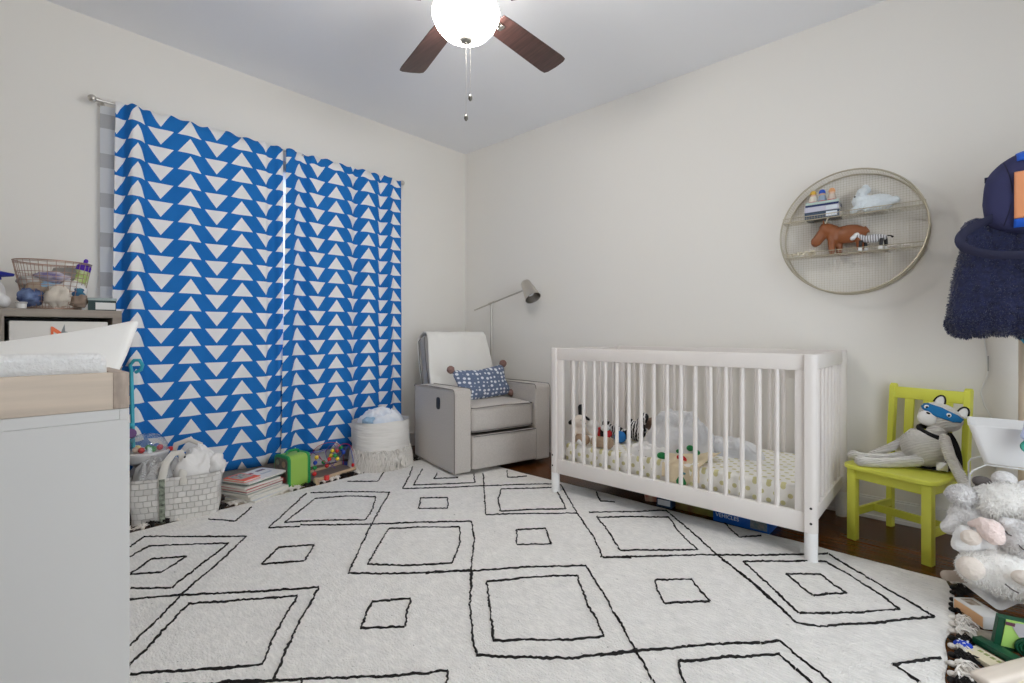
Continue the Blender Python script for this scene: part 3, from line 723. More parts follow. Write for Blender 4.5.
# ------------------------------------------------------------------ grey glider armchair
def armchair():
    FB = mat('grey_linen_weave', (192, 186, 180), .9, var=.07, vscale=120, bump=.5, bscale=420, sheen=.2)
    PIP = mat('charcoal_piping', (118, 113, 110), .85)
    t = thing('armchair', 'light grey upholstered recliner armchair in the corner by the blue curtains', 'armchair', (-2.338, 2.504, 0), R(-13.4))
    # local: +x towards the front edge (x=0), y -0.40..0.40
    plain(lambda b: (b.lathe([(0, 0), (.22, 0), (.22, .02), (.05, .03), (.05, .06), (0, .06)], c=(-.36, 0, .002), seg=32)), 'swivel_base', BLACKP, t)
    b = MB(); b.box((-.335, 0, .135), (.60, .52, .17), bev=.01); b.build('seat_frame', FB, t)
    for s in (-1, 1):
        y0 = s*.335
        def arm(b):
            n = 14
            def fn(u, v):
                # side profile loop in x-z swept across y with pillow edge
                return (0, 0, 0)
            pts = [(-.655, .03), (0, .03), (.0, .555), (-.004, .575), (-.016, .586), (-.03, .588), (-.35, .580), (-.64, .572), (-.652, .566), (-.655, .55)]
            b.prism([(x, z) for x, z in pts], -.065, .065, M=Matrix.Translation((0, y0, 0)) @ Matrix.Rotation(PI/2, 4, 'X'))
        b = MB(); arm(b); a = b.build('armrest', FB, t, bevel=.012, bseg=3)
        b = MB()
        for yy in (-.066, .066):
            P = [(.002, y0+yy, .035), (.003, y0+yy, .555), (-.004, y0+yy, .577), (-.018, y0+yy, .588), (-.35, y0+yy, .584), (-.64, y0+yy, .575), (-.655, y0+yy, .56)]
            if yy*s < 0: P = P[1:]
            b.tube([(x, y-.001*(1 if yy > 0 else -1), z-.001) for x, y, z in P], .0026, seg=6)
        b.build('piping', PIP, a)
        if s == -1:
            b = MB()
            pts = [(.027*math.copysign(abs(math.cos(q))**.6, math.cos(q)), .042*math.copysign(abs(math.sin(q))**.6, math.sin(q))) for q in [2*PI*k/24 for k in range(24)]]
            b.prism(pts, 0, .004, M=Matrix.Translation((-.235, y0-.066, .475)) @ Matrix.Rotation(PI/2, 4, 'X'))
            b.build('recline_release', BLACKP, a, label='black oval recline release set in the armrest side')
    # footrest front panel
    b = MB(); b.box((-.012, 0, .155), (.05, .534, .225), bev=.014, seg=3); fp = b.build('footrest_panel', FB, t)
    b = MB(); b.tube([(.014, -.262, .267), (.014, .262, .267)], .004, seg=6); b.build('piping', PIP, fp)
    # seat cushion
    b = MB()
    def fn(u, v):
        return 0
    b.box((-.265, 0, .37), (.51, .532, .19), bev=.045, seg=4)
    cu = b.build('seat_cushion', FB, t, sub=1)
    for v in cu.data.vertices:
        x, y, z = v.co
        if z > .37: v.co.z += .022*max(0, 1-(y/.27)**2)*max(0, 1-((x+.265)/.27)**2)
    b = MB()
    for z in (.452, .295):
        b.tube([(-.45, -.264, z), (-.035, -.264, z), (-.012, -.235, z), (-.009, 0, z+(.006 if z > .4 else 0)), (-.012, .235, z), (-.035, .264, z), (-.45, .264, z)], .0038, seg=6)
    b.build('piping', PIP, cu)
    # backrest : slab leaning back
    M = Matrix.Translation((-.545, 0, .36)) @ Matrix.Rotation(R(-17), 4, 'Y')
    b = MB()
    def back(u, v):
        return 0
    b.box((-.075, 0, .31), (.14, .585, .64), bev=.035, seg=4, M=None)
    for v in b.bm.verts: v.co.y *= 1-.06*max(0, v.co.z-.35)/.3
    bmesh.ops.transform(b.bm, matrix=M, verts=b.bm.verts[:])
    bk = b.build('backrest', FB, t, sub=1)
    b = MB()
    for x in (-.018, -.132):
        P = [(x, -.294, .12), (x, -.294, .42), (x, -.28, .60), (x, -.262, .622), (x, 0, .633), (x, .262, .622), (x, .28, .60), (x, .294, .42), (x, .294, .12)]
        b.tube(P, .004, seg=6, M=M)
    b.build('piping', PIP, bk)
    # white throw over the backrest
    TH = mat('ivory_plush_throw', (236, 234, 229), .95, bump=.8, bscale=160, sheen=.5, dist=.003)
    b = MB()
    path = [(-.165, .30), (-.165, .46), (-.162, .58), (-.145, .636), (-.11, .651), (-.06, .654), (-.012, .642), (.014, .60), (.016, .45), (.018, .30), (.022, .16), (.05, .105), (.09, .095)]
    def thr(u, v):
        k = v*(len(path)-1); i = min(int(k), len(path)-2); f = k-i
        x = path[i][0]+(path[i+1][0]-path[i][0])*f; z = path[i][1]+(path[i+1][1]-path[i][1])*f
        y = (u-.5)*(.575+.012*math.sin(v*9))*(1-.06*max(0, z-.35)/.3)+.01*noise.noise((v*3, 0, 2))
        n_ = .007*noise.noise((u*4, v*6, 1))+.004*noise.noise((u*14, v*14, 5))
        return (x+n_, y, z+n_*.5)
    b.grid(thr, 40, 60, M=M)
    th = b.build('throw_blanket', TH, loc=t.location, rz=t.rotation_euler.z, solid=.010, ang=180)
    tag(th, 'ivory plush throw draped over the backrest of the grey armchair', 'blanket')
    # lumbar pillow
    PM = bpy.data.materials.new('spotted_indigo_cotton'); PM.use_nodes = True
    nt = PM.node_tree; N = nt.nodes; L = nt.links; p = N['Principled BSDF']; p.inputs['Roughness'].default_value = .9
    tc = N.new('ShaderNodeTexCoord'); mp = N.new('ShaderNodeMapping'); mp.inputs['Scale'].default_value = (1, 27, 34); L.new(tc.outputs['Object'], mp.inputs[0])
    vo = N.new('ShaderNodeTexVoronoi'); vo.inputs['Randomness'].default_value = .35; vo.inputs['Scale'].default_value = 1; vo.voronoi_dimensions = '3D'
    sp = N.new('ShaderNodeSeparateXYZ'); L.new(mp.outputs[0], sp.inputs[0]); cb = N.new('ShaderNodeCombineXYZ'); L.new(sp.outputs[1], cb.inputs[0]); L.new(sp.outputs[2], cb.inputs[1])
    L.new(cb.outputs[0], vo.inputs['Vector'])
    mr = N.new('ShaderNodeMapRange'); mr.inputs[1].default_value = .30; mr.inputs[2].default_value = .36; mr.inputs[3].default_value = 1; mr.inputs[4].default_value = 0; L.new(vo.outputs['Distance'], mr.inputs[0])
    mx = N.new('ShaderNodeMix'); mx.data_type = 'RGBA'; L.new(mr.outputs[0], mx.inputs['Factor']); mx.inputs['A'].default_value = (*srgb((104, 118, 146)), 1); mx.inputs['B'].default_value = (*srgb((226, 230, 238)), 1)
    L.new(mx.outputs['Result'], p.inputs['Base Color'])
    q = thing('lumbar_pillow', 'blue grey pillow with white spots and brown pompoms on the armchair seat', 'pillow', (-2.338, 2.504, 0), R(-13.4))
    b = MB()
    Mp = Matrix.Translation((-.355, .03, .575)) @ Matrix.Rotation(R(-24), 4, 'Y') @ Matrix.Rotation(R(4), 4, 'X')
    def pil(u, v):
        a = u*2*PI; 
        # superellipse lofted front/back
        s = 1 if v > .5 else -1; r = 1-abs(v-.5)*2; r = 1-r
        cy = math.copysign(abs(math.cos(a))**.2, math.cos(a)); cz = math.copysign(abs(math.sin(a))**.2, math.sin(a))
        rr = (v*2 if v <= .5 else (1-v)*2)
        th = .055*(1-rr**2.2)**.75
        pinch = 1-.10*rr*(1-abs(cy*cz))
        y = .240*rr*cy*pinch; z = .125*rr*cz*pinch+.018*(cy*rr)**2
        return ((-1 if v <= .5 else 1)*th+.003*noise.noise((y*30, z*20, v)), y, z)
    b.grid(pil, 64, 31, wu=True, M=Mp)
    b.build('pillow_case', PM, q, ang=180)
    PP = mat('brown_yarn', (142, 112, 104), .95, bump=1, bscale=220, dist=.005, var=.15, vscale=90)
    for y, z in ((-.238, .142), (.238, .142), (.232, -.105), (-.232, -.105)):
        b = MB(); b.ball((0, y, z), .029, u=20, v=14, M=Mp)
        for v in b.bm.verts: v.co += v.normal*.0 + Vector((random.uniform(-1, 1), random.uniform(-1, 1), random.uniform(-1, 1)))*.002
        b.build('pompom', PP, q)
armchair()

# ------------------------------------------------------------------ reading lamp
t = thing('floor_lamp', 'brushed nickel pharmacy floor lamp standing in the corner behind the armchair', 'floor lamp', (-3.0, 3.035, 0))
plain(lambda b: b.lathe([(0, 0), (.09, 0), (.09, .012), (.03, .022), (.012, .03), (0, .03)], seg=32), 'base', NICK, t)
plain(lambda b: b.cyl((0, 0, .02), (0, 0, 1.235), .0105, seg=14), 'pole', NICK, t)
Ja = Vector((.0, -.0, 1.227)); 
tail = Vector((-.20, -.010, 1.172)); head = Vector((.445, -.035, 1.322))
plain(lambda b: (b.ball(Ja, .013, u=14, v=10), b.tube([Ja+(tail-Ja)*.15+Vector((0, .0, 0)), Ja-(tail-Ja)*.15], .011, seg=12)), 'joint', NICK, t)
plain(lambda b: (b.cyl(tail, head, .0068, seg=12), b.ball(tail, .007, u=10, v=8)), 'arm', NICK, t)
ax = Vector((.50, -.10, -.66)).normalized()
Ms = Matrix.Translation(head+Vector((.012, .0, -.005))) @ ax.to_track_quat('Z', 'Y').to_matrix().to_4x4()
b = MB(); b.lathe([(0, -.075), (.034, -.075), (.040, -.068), (.066, .095), (.064, .095), (.038, -.062), (0, -.066)], seg=40, M=Ms)
shd = b.build('lamp_shade', NICK, t)
b = MB(); b.lathe([(0, -.02), (.02, -.01), (.03, .03), (.024, .055), (0, .066)], seg=24, M=Ms); b.build('bulb', mat('frosted_bulb', (226, 228, 232), .4), shd)
b = MB(); b.box((.036, 0, .06), (.022, .02, .012), M=Ms @ Matrix.Rotation(R(200), 4, 'Z')); b.build('switch', BLACKP, shd)

# ------------------------------------------------------------------ ceiling fan
FX, FY = -1.536, 1.402
def fan():
    t = thing('ceiling_fan', 'five blade ceiling fan in dark mahogany with a lit white glass bowl', 'ceiling fan', (FX, FY, 0))
    plain(lambda b: b.lathe([(0, ZC), (.075, ZC), (.072, ZC-.03), (.045, ZC-.055), (0, ZC-.055)], seg=32), 'canopy', NICK, t)
    plain(lambda b: b.lathe([(0, 2.625), (.03, 2.62), (.035, 2.575), (.09, 2.56), (.125, 2.53), (.13, 2.46), (.115, 2.425), (.09, 2.405), (.07, 2.40), (.0, 2.40)], seg=40), 'motor_housing', NICK, t)
    plain(lambda b: b.lathe([(0, 2.402), (.06, 2.40), (.07, 2.365), (.10, 2.352), (.112, 2.345), (.112, 2.335), (0, 2.335)], seg=40), 'light_kit', NICK, t)
    MH = mat('mahogany_blade', (72, 50, 47), .33, var=.40, vscale=3.5, stretch=(2, 26, 2), bump=.05, bscale=40)
    for k in range(5):
        a = R(92.2+72*k)
        Mk = Matrix.Rotation(a, 4, 'Z')
        b = MB()
        pts = []
        r0, r1 = .185, .665
        prof = [(r0, .055), (.25, .060), (.45, .066), (.62, .071), (.65, .068)]
        up = [(x, w) for x, w in prof]+[(.660, .05), (.664, .0), (.660, -.05)]
        pts = up+[(x, -w) for x, w in reversed(prof)]
        b.prism(pts, -.003, .003, M=Mk @ Matrix.Translation((0, 0, 2.368)) @ Matrix.Rotation(R(-11), 4, 'X'))
        bl = b.build('blade', MH, t, bevel=.0015)
        b = MB()
        Mi = Mk @ Matrix.Translation((0, 0, 2.368)) @ Matrix.Rotation(R(-11), 4, 'X')
        b.box((.20, 0, -.006), (.07, .035, .005), M=Mi, bev=.002)
        b.tube([(.10, 0, 2.42), (.13, 0, 2.405), (.165, 0, 2.375)], [.012, .011, .010], seg=8, M=Mk)
        for sy in (-.012, .012): b.ball((.215, sy, -.009), (.005, .005, .003), M=Mi, u=10, v=6)
        b.build('blade_iron', NICK, bl)
    # glass bowl: the room's lamp
    GM = bpy.data.materials.new('lit_opal_glass'); GM.use_nodes = True
    N = GM.node_tree.nodes; p = N['Principled BSDF']; p.inputs['Base Color'].default_value = (.9, .9, .9, 1); p.inputs['Roughness'].default_value = .2
    p.inputs['Emission Color'].default_value = (1, .965, .91, 1); p.inputs['Emission Strength'].default_value = 23
    gb = plain(lambda b: b.lathe([(0, 2.205), (.03, 2.206), (.062, 2.213), (.098, 2.231), (.124, 2.260), (.140, 2.295), (.143, 2.315), (.137, 2.333), (.118, 2.345), (.108, 2.346), (0, 2.346)], seg=48), 'glass_bowl', GM, t)
    plain(lambda b: b.lathe([(0, 2.184), (.006, 2.185), (.007, 2.194), (.024, 2.197), (.028, 2.203), (.02, 2.208), (0, 2.208)], seg=24), 'finial', mat('satin_metal', (170, 166, 160), .5, metal=.6), t)
    for (dx, dy, z) in ((.016, .010, 1.958), (-.002, .002, 1.876)):
        b = MB()
        n = int((2.188-z)/.006)
        b.cyl((dx, dy, 2.190), (dx, dy, z), .0006, seg=5)
        for i in range(n): b.ball((dx, dy, 2.187-i*.006), .0011, u=6, v=4)
        pc = b.build('pull_chain', NICK, t)
        b = MB(); b.lathe([(0, .014), (.003, .012), (.008, .002), (.0085, -.006), (.004, -.014), (0, -.015)], c=(dx, dy, z), seg=16); b.build('fob', mat('dark_nickel', (110, 106, 100), .35, metal=1), pc)
fan()

# ------------------------------------------------------------------ floor things along the curtains
WEAVE = bpy.data.materials.new('woven_white_strap'); WEAVE.use_nodes = True
def weave():
    nt = WEAVE.node_tree; N = nt.nodes; L = nt.links; p = N['Principled BSDF']; p.inputs['Roughness'].default_value = .8
    tc = N.new('ShaderNodeTexCoord')
    uv = N.new('ShaderNodeUVMap')
    ch = N.new('ShaderNodeTexBrick'); ch.offset = .5; ch.inputs['Scale'].default_value = 1; ch.inputs['Brick Width'].default_value = .036; ch.inputs['Row Height'].default_value = .03
    ch.inputs['Mortar Size'].default_value = .0014; ch.inputs['Mortar Smooth'].default_value = .6
    ch.inputs['Color1'].default_value = (*srgb((228, 225, 220)), 1); ch.inputs['Color2'].default_value = (*srgb((208, 205, 200)), 1); ch.inputs['Mortar'].default_value = (*srgb((192, 188, 183)), 1)
    L.new(uv.outputs[0], ch.inputs['Vector']); L.new(ch.outputs['Color'], p.inputs['Base Color'])
    b = N.new('ShaderNodeBump'); b.invert = True; b.inputs['Strength'].default_value = 1; b.inputs['Distance'].default_value = .006; L.new(ch.outputs['Fac'], b.inputs['Height']); L.new(b.outputs[0], p.inputs['Normal'])
weave()
def woven_basket():
    cx, cy, rz = -3.045, .725, R(-21)
    t = thing('woven_basket', 'white woven strap tote basket full of blankets below the blue curtains', 'basket', (cx, cy, 0), rz)
    hx, hy, H = .125, .200, .225
    def outline(u, k=1.0, pw=.28):
        a = u*2*PI; return (math.copysign(abs(math.cos(a))**pw, math.cos(a))*hx*k, math.copysign(abs(math.sin(a))**pw, math.sin(a))*hy*k)
    b = MB()
    AL = [0.0]
    for i in range(1, 120):
        p, q = outline((i-1)/119), outline(i/119); AL.append(AL[-1]+math.hypot(p[0]-q[0], p[1]-q[1]))
    arc = lambda u: AL[min(119, int(round(u*119)))]
    def fn(u, v):
        x, y = outline(u, .93+.07*v+.012*math.sin(v*PI)); return (x, y+.003*math.sin(v*9), .004+v*H+.008*noise.noise((x*7, y*7, 1))*v)
    b.grid(fn, 120, 10, wu=False, uvfn=lambda u, v: (arc(u), v*H))
    def fn2(u, v):
        x, y = outline(u, (.985-.03*v)*(1-.0*v)); return (x, y, .004+H-v*.10)
    b.grid(fn2, 120, 4, uvfn=lambda u, v: (arc(u), v*.1))
    def fn3(u, v): x, y = outline(u, .93*max(v, .001)); return (x, y, .005)
    b.grid(fn3, 120, 4, uvfn=lambda u, v: (arc(u), v*.1))
    b.build('basket_body', WEAVE, t, ang=60)
    ST = mat('cream_webbing', (212, 208, 200), .85, bump=.4, bscale=260)
    # front handle straps, folded over the blankets
    for y in (-.005,):
        b = MB(); P = [(hx+.006, y-.045, .19), (hx+.004, y-.045, .235), (hx-.03, y-.035, .30), (hx-.07, y-.01, .335), (hx-.09, y+.02, .335), (hx-.07, y+.035, .30), (hx-.01, y+.04, .245), (hx+.006, y+.045, .19)]
        b.tube(P, .017, seg=8, flat=.28, up=(1, 0, .3)); b.build('handle', ST, t)
        b = MB(); P = [(-hx-.004, y-.05, .19), (-hx+.0, y-.05, .26), (-hx-.0, y-.02, .35), (-hx+.0, y+.04, .37), (-hx+.0, y+.09, .34), (-hx-.004, y+.11, .19)]
        b.tube(P, .014, seg=8, flat=.3, up=(1, 0, 0)); b.build('handle', ST, t)
    PT = mat('printed_ribbon', (60, 66, 58), .8, col2=(170, 178, 160), vscale=55)
    b = MB(); b.tube([(hx*.97, -.05, .004), (hx*1.0+.004, -.05, .08), (hx+.010, -.05, .16), (hx+.008, -.05, .228)], .014, seg=6, flat=.12, up=(1, 0, 0)); b.build('ribbon', PT, t, label='dark patterned ribbon down the front')
    T = Matrix.Translation((cx, cy, 0)) @ Matrix.Rotation(rz, 4, 'Z')
    def put(p): return T @ Vector(p)
    KN = mat('pale_grey_knit_blanket', (206, 205, 205), .95, bump=.9, bscale=60, kind='wave', var=.07, vscale=20, dist=.004)
    MU = mat('white_muslin_black_print', (228, 226, 224), .9, bump=.6, bscale=22, dist=.007)
    nt = MU.node_tree; N = nt.nodes; L = nt.links; p = N['Principled BSDF']
    vo = N.new('ShaderNodeTexVoronoi'); vo.inputs['Scale'].default_value = 26; tc = N.new('ShaderNodeTexCoord'); L.new(tc.outputs['Object'], vo.inputs['Vector'])
    ns = N.new('ShaderNodeTexNoise'); ns.inputs['Scale'].default_value = 7; L.new(tc.outputs['Object'], ns.inputs['Vector'])
    k = math_node(nt, 'MULTIPLY', math_node(nt, 'LESS_THAN', vo.outputs['Distance'], .26), math_node(nt, 'GREATER_THAN', ns.outputs['Fac'], .56))
    mx = N.new('ShaderNodeMix'); mx.data_type = 'RGBA'; L.new(k, mx.inputs['Factor']); mx.inputs['A'].default_value = (*srgb((228, 226, 224)), 1); mx.inputs['B'].default_value = (*srgb((52, 52, 54)), 1); L.new(mx.outputs['Result'], p.inputs['Base Color'])
    o = heap('knit_blanket', KN, put((.0, -.085, .16)), .108, .11, .17, seed=2, rough=.55, freq=2.6, rz=rz); tag(o, 'pale grey knitted blanket bundled at the left of the woven basket', 'blanket', 'blankets in the woven basket')
    o = heap('muslin_blanket', MU, put((-.0, .075, .17)), .115, .12, .20, seed=5, rough=.55, freq=2.4, rz=rz); tag(o, 'white muslin blanket with small black print at the right of the woven basket', 'blanket', 'blankets in the woven basket')
    # corner of the cloth flopping over the right rim
    o = sock('muslin_cloth', 'white muslin cloth with small black specks hanging over the right end of the woven basket', 'cloth', put((.02, .165, .245)), .07, MU, 31, (1, .7, .9), group='blankets in the woven basket')
woven_basket()
# popper push toy
def popper():
    c = Vector((-3.19, .615, .335))
    t = thing('popper_push_toy', 'push toy with clear dome of coloured balls and teal handle above the woven basket', 'toy', c)
    plain(lambda b: b.lathe([(0, -.075), (.06, -.07), (.092, -.045), (.10, -.02), (.104, -.008), (.098, -.002), (0, -.002)], seg=36), 'base_shell', mat('white_plastic', (226, 225, 224), .35), t)
    cm = bpy.data.materials.new('clear_plastic_dome'); cm.use_nodes = True; nt = cm.node_tree; nt.nodes.clear()
    o = nt.nodes.new('ShaderNodeOutputMaterial'); tr = nt.nodes.new('ShaderNodeBsdfTransparent'); g = nt.nodes.new('ShaderNodeBsdfGlossy'); g.inputs['Roughness'].default_value = .05
    lw = nt.nodes.new('ShaderNodeLayerWeight'); lw.inputs['Blend'].default_value = .35; ms = nt.nodes.new('ShaderNodeMixShader')
    mr = nt.nodes.new('ShaderNodeMapRange'); mr.inputs[3].default_value = .12; mr.inputs[4].default_value = .7; nt.links.new(lw.outputs['Facing'], mr.inputs[0])
    nt.links.new(mr.outputs[0], ms.inputs[0]); nt.links.new(tr.outputs[0], ms.inputs[1]); nt.links.new(g.outputs[0], ms.inputs[2]); nt.links.new(ms.outputs[0], o.inputs[0])
    plain(lambda b: b.lathe([(.096, 0), (.094, .03), (.078, .062), (.05, .082), (.02, .09), (0, .091)], seg=36), 'dome', cm, t)
    cols = [(214, 52, 52), (56, 150, 84), (236, 214, 190), (214, 52, 70), (70, 150, 90), (240, 220, 150), (60, 120, 200)]
    for i, (x, y) in enumerate(((.05, -.03), (.055, .02), (.02, -.05), (.03, .055), (.0, .01), (-.03, -.03), (-.02, .05))):
        plain(lambda b: b.ball((x, y, .014), .015, u=16, v=10), 'ball', mat('toy_ball_%d' % i, cols[i], .35), t)
    plain(lambda b: b.lathe([(.10, -.012), (.107, -.01), (.107, .0), (.10, .002)], seg=36), 'rim', mat('white_plastic', (226, 225, 224), .35), t)
    plain(lambda b: b.box((.04, .10, .0), (.02, .02, .022), bev=.005), 'latch', mat('red_toy_plastic', (206, 52, 58), .4), t)
    TE = mat('teal_plastic', (62, 178, 200), .35)
    p0 = Vector((-.055, -.045, .0)); p1 = Vector((-.088, -.048, .425))
    pts = [p0, p0+(p1-p0)*.5, p1, p1+Vector((-.0, -.005, .03)), p1+Vector((.015, .01, .055)), p1+Vector((.035, .03, .055)), p1+Vector((.045, .04, .03)), p1+Vector((.04, .035, .005)), p1+Vector((.02, .015, -.01))]
    plain(lambda b: b.tube(pts, .009, seg=10), 'handle', TE, t)
    q = p0+(p1-p0)*.22
    plain(lambda b: b.lathe([(0, -.008), (.024, -.008), (.026, 0), (.024, .008), (0, .008)], seg=24, M=Matrix.Translation(q+Vector((.016, -.012, 0))) @ Matrix.Rotation(R(70), 4, 'Y')), 'spinner', mat('plum_plastic', (98, 56, 120), .35), t)
    plain(lambda b: (b.ball(q+Vector((.01, -.01, .045)), .012), b.ball(q+Vector((.01, -.01, -.04)), .012)), 'knob', TE, t)
popper()

# stack of books
def paper_book(name, label, cat, c, size, rz, cover, group=None, page=(232, 230, 226), hard=False, pics=None, tilt=None):
    t = thing(name, label, cat, c, rz, group)
    if tilt: t.rotation_euler = (tilt[0], tilt[1], rz)
    L_, W_, H = size
    pg = mat('book_pages', (222, 218, 208), .85, var=.08, vscale=3, stretch=(1, 1, 400)) 
    cv = mat('cover_%d_%d_%d' % cover, cover, .45)
    ct = .0018 if hard else .0008; ov = .002 if hard else 0
    b = MB(); b.box((.0, 0, H/2), (L_-2*ov-.001, W_-2*ov-.001, H-2*ct)); b.build('pages', pg, t, smooth=False)
    b = MB(); b.box((0, 0, ct/2), (L_, W_, ct)); b.box((0, 0, H-ct/2), (L_, W_, ct)); b.box((-L_/2+ct/2, 0, H/2), (ct, W_, H)); b.build('cover', cv, t, smooth=False)
    if pics:
        for (x, y, sx, sy, col) in pics:
            m = mat('print_%d_%d_%d' % col, col, .5)
            plain(lambda b: b.box((x, y, H+.0006), (sx, sy, .001)), 'cover_print', m, t, smooth=False)
    return t
bc = Vector((-3.055, 1.10, 0)); ba = R(21)
T = lambda x, y, z: tuple(Matrix.Translation(bc) @ Matrix.Rotation(ba, 4, 'Z') @ Vector((x, y, z)))
z = .001
BK = [
 ('magazine', 'beige thin magazine at the very bottom of the book stack by the woven basket', .23, .29, .006, (190, 178, 156), (.03, .01), 0, False),
 ('picture_book', 'white paperback picture book second from the bottom of the floor stack', .22, .27, .012, (220, 222, 226), (.02, .025), 3, False),
 ('picture_book', 'thick white picture book in the lower middle of the floor stack', .215, .26, .016, (226, 226, 224), (.012, .02), -2, False),
 ('picture_book', 'pale green and grey picture book in the middle of the floor stack', .20, .24, .012, (188, 192, 172), (.0, -.005), 2, False),
 ('picture_book', 'grey blue hardback picture book in the middle of the floor stack', .205, .25, .010, (150, 160, 166), (-.002, .0), -1, True),
 ('board_book', 'red edged hardback picture book in the upper middle of the floor stack', .20, .26, .014, (196, 44, 48), (.0, .002), 1, True),
 ('picture_book', 'light grey picture book third from the top of the floor stack', .205, .24, .012, (206, 206, 204), (-.004, -.01), -2, False),
 ('picture_book', 'green backed picture book just under the top of the floor stack', .21, .26, .009, (34, 120, 84), (-.022, .02), 2, True),
 ('picture_book', 'white picture book with small car drawings on top of the floor stack', .20, .28, .008, (232, 230, 228), (.002, .015), 3, True),
]
for (nm, lb, L_, W2, h, cv, (ox, oy), rot, hard) in BK:
    h *= 1.15
    pics = None
    if 'car drawings' in lb: pics = [(-.045, .0, .022, .045, (150, 80, 100)), (-.05, .085, .025, .06, (110, 84, 104)), (.02, .06, .02, .08, (190, 196, 206)), (.03, -.01, .012, .03, (222, 200, 160))]
    paper_book(nm, lb, 'book', T(ox, oy, z), (L_, W2, h), ba+R(rot), cv, 'picture books stacked on the floor', hard=hard, pics=pics)
    z += h+.0012
ORB = (232, 92, 52)
t = paper_book('board_book', 'small orange framed board book at the left on top of the floor stack', 'book', T(.005, -.075, z), (.155, .11, .012), ba+R(2), ORB, 'picture books stacked on the floor', hard=True, pics=[(-.012, 0, .10, .085, (176, 180, 176))])
for i, (x, y) in enumerate(((-.045, -.025), (-.045, .0), (-.045, .025), (-.02, -.025), (-.02, .0), (-.02, .025), (.01, -.02), (.01, .015))):
    plain(lambda b: b.box((x, y, .0137), (.014, .014, .0006)), 'cover_print', mat('sticker_%d' % (i % 4), [(120, 132, 150), (150, 70, 84), (110, 150, 130), (200, 176, 120)][i % 4], .5), t, smooth=False)
# green play case
def case():
    t = thing('toy_case', 'green plastic toy carry case with rounded top between the books and the bead maze', 'toy case', (-3.085, 1.345, .001), R(8))
    W2, D2, H = .15, .15, .205   # y width, x depth
    LI = mat('lime_plastic', (150, 190, 84), .35); GR = mat('green_plastic', (24, 142, 76), .35); DK = mat('dark_print_panel', (44, 56, 50), .5, col2=(120, 100, 80), vscale=24)
    def rr(w, h, r, n=6):
        P = []
        for cx, cy, a0 in ((w/2-r, h-r, 0), (-w/2+r, h-r, 90), (-w/2+r*.6, r*.6, 180), (w/2-r*.6, r*.6, 270)):
            q = r if a0 < 180 else r*.6
            for k in range(n+1):
                a = R(a0+90*k/n); P.append((cx+q*math.cos(a), cy+q*math.sin(a)))
        return P
    # extruded along local y ; profile in x-z
    MX = Matrix.Rotation(PI/2, 4, 'X')
    b = MB(); b.prism(rr(D2, H, .03), -W2/2+.018, W2/2-.018, M=MX); b.build('case_body', LI, t, bevel=.002)
    for s in (-1, 1):
        b = MB(); a0, a1 = sorted((s*W2/2, s*(W2/2-.018))); b.prism(rr(D2+.006, H+.003, .032), -a1, -a0, M=MX); rm = b.build('rim', GR, t, bevel=.003)
        b = MB(); y = s*(W2/2+.0006); b.prism([(x, z*.97+.003) for x, z in rr(D2-.016, H-.012, .026)], -y-.0006, -y+.0006, M=MX); pn = b.build('picture_panel', DK, t)
        for k, (x, z, r, col) in enumerate(((.03, .155, .02, (150, 120, 90)), (-.035, .16, .017, (120, 128, 100)), (0, .10, .016, (120, 130, 140)), (.035, .06, .018, (150, 60, 60)), (-.03, .055, .02, (90, 130, 90)))):
            plain(lambda b: b.lathe([(0, 0), (r, 0), (r, .0012), (0, .0012)], M=Matrix.Translation((x, y+s*.0008, z)) @ Matrix.Rotation(-s*PI/2, 4, 'X'), seg=20), 'picture', mat('panel_picture_%d' % k, col, .5, var=.3, vscale=60), pn)
    b = MB(); b.tube([(-.0, -.04, H-.002), (0, -.038, H+.014), (0, -.02, H+.020), (0, .02, H+.020), (0, .038, H+.014), (0, .04, H-.002)], .008, seg=8); b.build('handle', GR, t)
case()
